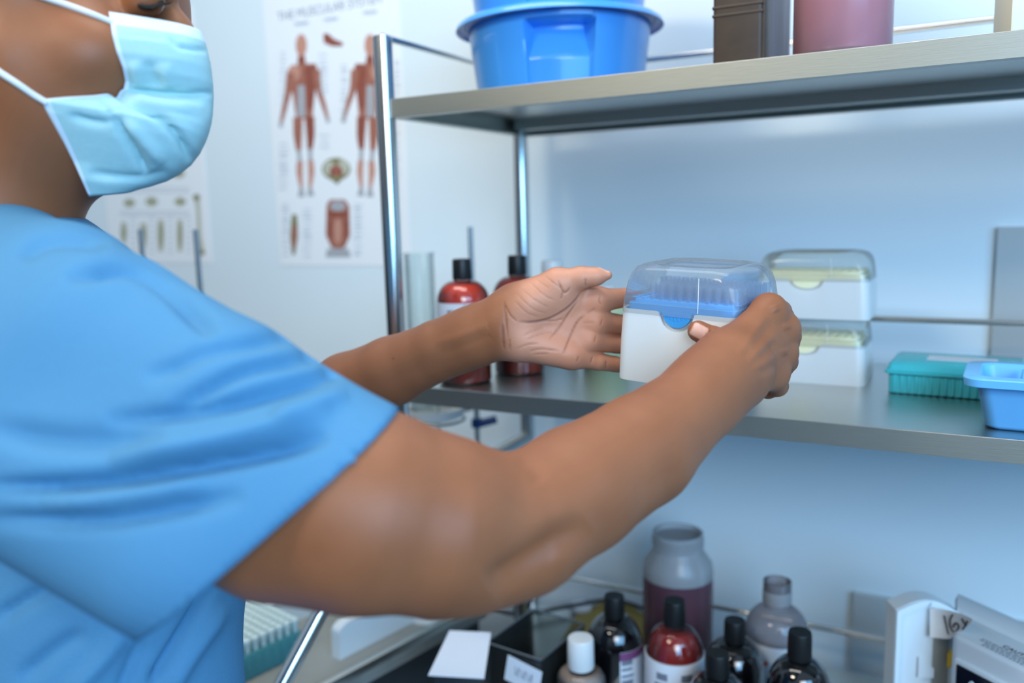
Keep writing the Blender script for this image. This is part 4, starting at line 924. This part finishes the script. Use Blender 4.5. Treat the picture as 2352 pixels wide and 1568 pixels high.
# thumb nails
def nail_mask(c, along, up, L_, W_): d = P-c; return (smooth(L_-np.abs(d @ along), 0, .0012)*smooth(W_-np.abs(d @ np.cross(along, up)), 0, .0010)*smooth(N @ up, .30, .60)*(np.linalg.norm(d, axis=1) < .016))
al = A(1604, 760, .6725)-A(1650, 784, .672); al /= np.linalg.norm(al); up = CAM-A(1604, 760, .6725); up /= np.linalg.norm(up); up = up-al*(up @ al); up /= np.linalg.norm(up)
nail = nail_mask(A(1606, 761, .664), al, up, .0064, .0058)
al2 = A(1396, 632, .774)-A(1340, 637, .778); al2 /= np.linalg.norm(al2); up2 = np.array([0, 0, 1.]); up2 = up2-al2*(up2 @ al2); up2 /= np.linalg.norm(up2)
nail = np.maximum(nail, nail_mask(A(1388, 629, .775), al2, up2, .0058, .0040))
P = P+N*(nail*.00025)[:, None]
palm = np.maximum(palm, 0)
mole = np.exp(-(((Qp-np.array([903, 823]))**2).sum(1))/(2.6**2))*(dep > .78)
body = to_obj('body', P, Q, 'skin', per, dict(palm=palm, nail=nail, crease=np.clip(crease+.8*mole, 0, 1)))

# hair, eye and lashes
H = Field(); H.group(0.02, 0.02).ell(A(-20, -215, .61), AX, (.119, .089, .096)).ell(A(-70, -60, .61), AX, (.064, .084, .074))
hp_, hq, hn = H.mesh(0.005); to_obj('hair', hp_, hq, 'hair', per)
b = MB(); ec = A(336, -4, .576)
b.tube(spline([A(318, 12, .566), A(338, 16, .5665), (A(358, 14, .570)), A(372, 4, .577)], 5), .0016, 'hair', 6); 
for i in range(9): q = A(336+4.5*i, 15-1.2*i, .5665+.001*i); b.tube([q, q+FWD*.004-UPV*.0012+DEPV*-.001, q+FWD*.0075+UPV*.0005], [.0006, .0004, .0002], 'hair', 5)
b.tube(spline([A(322, -44, .562), A(352, -54, .566), A(378, -46, .575)], 4), .0028, 'hair', 6)
lo = b.build('eyelashes', per); lo.matrix_parent_inverse = Matrix.Translation(-Vector(per.location))
b = MB(); b.lathe([(0, -.0118)]+[(.0118*math.cos(t), .0118*math.sin(t)) for t in np.linspace(-1.4, 1.4, 12)]+[(0, .0118)], 'eye', ec+DEPV*.006+FWD*.001, 20); lo = b.build('eyeball', per); lo.matrix_parent_inverse = Matrix.Translation(-Vector(per.location))

# ------------------------------------------------------------------ scrub top
folds = [([(150, 640), (215, 618), (270, 606), (318, 612), (360, 634), (402, 668), (450, 722), (490, 770)], 20, .0075), ([(40, 594), (99, 555), (170, 548), (250, 560)], 16, .004),
 ([(240, 968), (380, 952), (435, 946), (553, 922), (700, 876), (820, 840)], 17, .0062), ([(390, 935), (470, 898), (553, 855), (640, 832), (760, 815)], 15, .0042), ([(330, 870), (410, 838), (474, 808), (580, 788), (700, 770)], 17, .0034),
 ([(-40, 1120), (120, 1112), (235, 1102), (430, 1072), (626, 1035), (760, 1002)], 17, .0085), ([(-40, 1195), (195, 1195), (352, 1176), (560, 1138)], 19, .0055), ([(-40, 985), (120, 1008), (237, 1012), (380, 1000)], 28, .0040),
 ([(620, 960), (700, 935), (800, 905)], 20, -.0030), ([(250, 1050), (430, 1022), (600, 985), (760, 945)], 26, -.0050), ([(100, 1160), (300, 1140), (480, 1105)], 18, -.0030),
]
S = Field()
S.group(0.02, 0.008).chain([(A(-60, 640, .605), .050), (A(30, 640, .580), .0485), (A(150, 692, .535), .0480), (A(245, 782, .495), .0500), (A(505, 930, .478), .0495), (A(830, 1140, .476), .0480)])
S.group(0.015, 0.006).chain([(A(250, 800, .505), .052), (A(560, 1030, .484), .0555), (A(800, 1162, .474), .0575), (A(900, 1192, .478), .056)]).group(0.03, 0.04)
S.cone(A(0, 900, .500), .055, A(560, 1215, .468), .0550).cone(A(-120, 960, .505), .048, A(390, 1256, .455), .0440).cone(A(-150, 760, .56), .07, A(100, 800, .52), .06)
sp_, sq, sn = S.mesh(0.0028)
pa, pb = A(893, 948, .49), A(345, 1443, .462); pv = (CAM-(pa+pb)/2); pv /= np.linalg.norm(pv); hn_ = np.cross(pb-pa, pv); hn_ /= np.linalg.norm(hn_)
if hn_ @ (A(1200, 1300, .49)-pa) < 0: hn_ = -hn_
hn_ = hn_-0.10*pv; hn_ /= np.linalg.norm(hn_)
tot = 1.5*carve(sp_, sn, folds); sp_ = sp_-sn*tot[:, None]
sd = (sp_-pa) @ hn_; keep = (sd[sq] < 0).all(1)
sq2 = sq[keep]
ed = {}
for f in sq2:
    for i in range(4): e = (min(f[i], f[(i+1) % 4]), max(f[i], f[(i+1) % 4])); ed[e] = ed.get(e, 0)+1
bv = np.unique([v for e, c in ed.items() if c == 1 for v in e]) if ed else []
sp_[bv] = sp_[bv]-hn_*sd[bv][:, None]
used = np.unique(sq2); rm = -np.ones(len(sp_), int); rm[used] = np.arange(len(used))
tor = Field()
tor.group(0.05, 0.06).chain([(A(70, 700, .62), .070), (A(150, 900, .65), .092), (A(228, 1300, .665), .098), (A(212, 1700, .67), .102), (A(215, 1950, .67), .108)])
tor.chain([(A(40, 690, .70), .070), (A(150, 900, .76), .092), (A(225, 1300, .775), .096), (A(212, 1700, .78), .102), (A(215, 1950, .78), .108)])
tor.cone(A(20, 660, .66), .05, np.array([-.13, -.38, .15]), .058)
tor.cone(np.array([-.13, -.38, .15]), .062, np.array([-.05, -.28, .07]), .060)
tp_, tq, tn = tor.mesh(0.0035)
tf = [([(344, 1575), (410, 1470), (493, 1336)], 11, .010), ([(380, 1600), (440, 1500), (520, 1390)], 20, -.006), ([(-20, 1430), (60, 1380), (140, 1335)], 18, .006), ([(40, 1568), (120, 1500), (200, 1450)], 20, .005), ([(150, 1600), (230, 1520), (290, 1440)], 22, -.006), ([(270, 1600), (300, 1530), (330, 1470)], 16, .005)]
tp_ = tp_-tn*carve(tp_, tn, tf)[:, None]
top_o = to_obj('scrub_top', tp_, tq, 'scrub', per)
sl = to_obj('sleeve', sp_[used], rm[sq2], 'scrub', top_o); sl.matrix_parent_inverse = Matrix.Identity(4)
md = sl.modifiers.new('cloth_thickness', 'SOLIDIFY'); md.thickness = 0.0014; md.offset = -1
# hem band: a doubled edge following the sleeve opening
# trousers and clogs below the frame
base = at(220, 1900, .72)
T_ = Field(); T_.group(0.05, 0.04)
hip = np.array([base[0], base[1], -.42]); rt = A(100, 800, .5)-A(100, 800, .7); rt[2] = 0; rt /= np.linalg.norm(rt); fw = np.array([FWD[0], FWD[1], 0]); fw /= np.linalg.norm(fw)
for s_ in (-1, 1): T_.chain([(hip+rt*.05*s_+[0, 0, .1], .115), (hip+rt*.085*s_, .115), (hip+rt*.095*s_+[0, 0, -.36], .080), (hip+rt*.10*s_+[0, 0, -.735], .068)])
a_, b_, c_ = T_.mesh(0.010, n=12); to_obj('scrub_trousers', a_, b_, 'trousers', per)
for s_ in (-1, 1):
    C_ = Field(); f0 = hip+rt*.10*s_; f0[2] = FZ+.042
    C_.group(0.03, 0.03).chain([(f0-fw*.05, .042), (f0+fw*.06-np.array([0, 0, .004]), .038), (f0+fw*.15-np.array([0, 0, .012]), .030)])
    a_, b_, c_ = C_.mesh(0.006, n=12); to_obj('clog', a_, b_, 'shoe', per)

# ------------------------------------------------------------------ face mask
rows = [  # near edge (px, py, depth), then middle (px, py), bulge
 ((250, 28, .5595), (462, 78), .30), ((254, 52, .558), (470, 98), .32), ((258, 80, .557), (477, 125), .36), ((268, 118, .556), (484, 160), .42), ((282, 155, .556), (488, 195), .5), ((288, 186, .5565), (489, 222), .55), ((284, 205, .556), (488, 243), .58),
 ((262, 213, .5555), (487, 262), .6), ((215, 220, .555), (484, 283), .62), ((150, 224, .555), (479, 303), .65), ((95, 229, .556), (471, 326), .66), ((108, 256, .5555), (458, 352), .68), ((127, 290, .556), (438, 378), .70), ((148, 328, .557), (412, 399), .70), ((168, 368, .560), (382, 415), .66), ((188, 412, .566), (345, 427), .6), ((205, 450, .575), (305, 437), .5)]
NR = 6; nU = 40
def hit(px, py, D0=.50, D1=.70):          # depth at which the sight line through a pixel meets the body
    Ds = np.linspace(D0, D1, 160); v = F.ev(np.array([A(px, py, d) for d in Ds])); k = int(np.argmax(v < 0)); return Ds[k] if v[k] < 0 else D1
rows = [((e[0], e[1], min(e[2]+.012, hit(e[0], e[1])-.0015)), m, bl) for e, m, bl in rows]
def row_at(t):
    x = t*(len(rows)-1); i = min(int(x), len(rows)-2); w = x-i; a, b_ = rows[i], rows[i+1]
    L_ = lambda p, q: np.array(p, float)*(1-w)+np.array(q, float)*w
    return L_(a[0], b_[0]), L_(a[1], b_[1]), a[2]*(1-w)+b_[2]*w
DM = .608
grid = []; NV = (len(rows)-1)*NR+1
for j in range(NV):
    e, m, bl = row_at(j/(NV-1)); ring = []
    for side in (-1, 1):
        us = np.linspace(0, 1, nU) if side < 0 else np.linspace(1, 0, nU)[1:]
        for u in us:
            # u 0 at the cheek edge, 1 at the midline; super-ellipse in plan
            th = u*math.pi/2; px = e[0]+(m[0]-e[0])*math.sin(th)**1.15; py = e[1]+(m[1]-e[1])*(u**1.1); hw = (DM-e[2])
            cs = math.cos(th)**(0.62)
            D = DM+side*hw*cs
            ring.append(A(px, py, D))
    grid.append(ring)
G = np.array(grid); nv_, nu_ = G.shape[:2]
# pleats and crumples pressed in along the normals
du = np.gradient(G, axis=1); dv_ = np.gradient(G, axis=0); NN = np.cross(du, dv_); NN /= np.linalg.norm(NN, axis=2)[..., None]+1e-9
cen = G.mean((0, 1)); 
if ((G-cen)*NN).sum() < 0: NN = -NN
pl = [([(300, 207), (360, 212), (430, 216), (488, 214)], 8, .0045), ([(286, 238), (340, 255), (385, 285), (420, 330), (438, 372)], 11, .0065), ([(262, 262), (290, 310), (318, 360), (338, 400)], 9, .0060), ([(250, 205), (275, 220), (290, 235)], 8, .004), ([(235, 225), (250, 245), (255, 262)], 7, .003),
 ([(160, 262), (210, 278), (255, 280)], 9, .003), ([(300, 225), (345, 238), (395, 245), (470, 250)], 12, -.004), ([(285, 275), (330, 320), (375, 375)], 14, -.004), ([(308, 140), (314, 170), (322, 205)], 14, -.0025), ([(340, 140), (350, 170), (368, 200)], 14, .0022), ([(378, 145), (384, 175), (392, 205)], 14, -.0018),
 ([(385, 85), (408, 105), (440, 112), (480, 118)], 6, .0025), ([(262, 80), (330, 84), (380, 92)], 4, .0010), ([(205, 395), (260, 405), (330, 408), (390, 392)], 12, .003)]
Pm = G.reshape(-1, 3); Nm = NN.reshape(-1, 3); Pm = Pm-Nm*carve(Pm, Nm, pl, 0.3)[:, None]
fc = [(j*nu_+i, j*nu_+i+1, (j+1)*nu_+i+1, (j+1)*nu_+i) for j in range(nv_-1) for i in range(nu_-1)]
mk = MB(); mi_ = [('mask_band' if (f[0]//nu_ < NR*1.15 or f[0]//nu_ > NV-2 or ((f[0] % nu_ < 2 or f[0] % nu_ > nu_-4))) else 'mask') for f in fc]
mk.v = [tuple(p) for p in Pm]; mk.f = fc; mk.m = [mk.mi(k) for k in mi_]
mo = mk.build('face_mask', per, angle=80); mo.matrix_parent_inverse = Matrix.Translation(-Vector(per.location))
md = mo.modifiers.new('fabric_thickness', 'SOLIDIFY'); md.thickness = 0.0012; md.offset = 0
for pts in ([(258, 52), (210, 32), (150, 10), (90, -10), (40, -28), (-5, -35)], [(108, 236), (75, 216), (40, 192), (0, 166), (-20, 150)]):
    b = MB(); b.tube(spline([A(p[0], p[1], hit(p[0], p[1])-.0016) for p in pts], 6), .0022, 'strap', 8); lo = b.build('ear_loop', mo); lo.matrix_parent_inverse = Matrix.Identity(4)
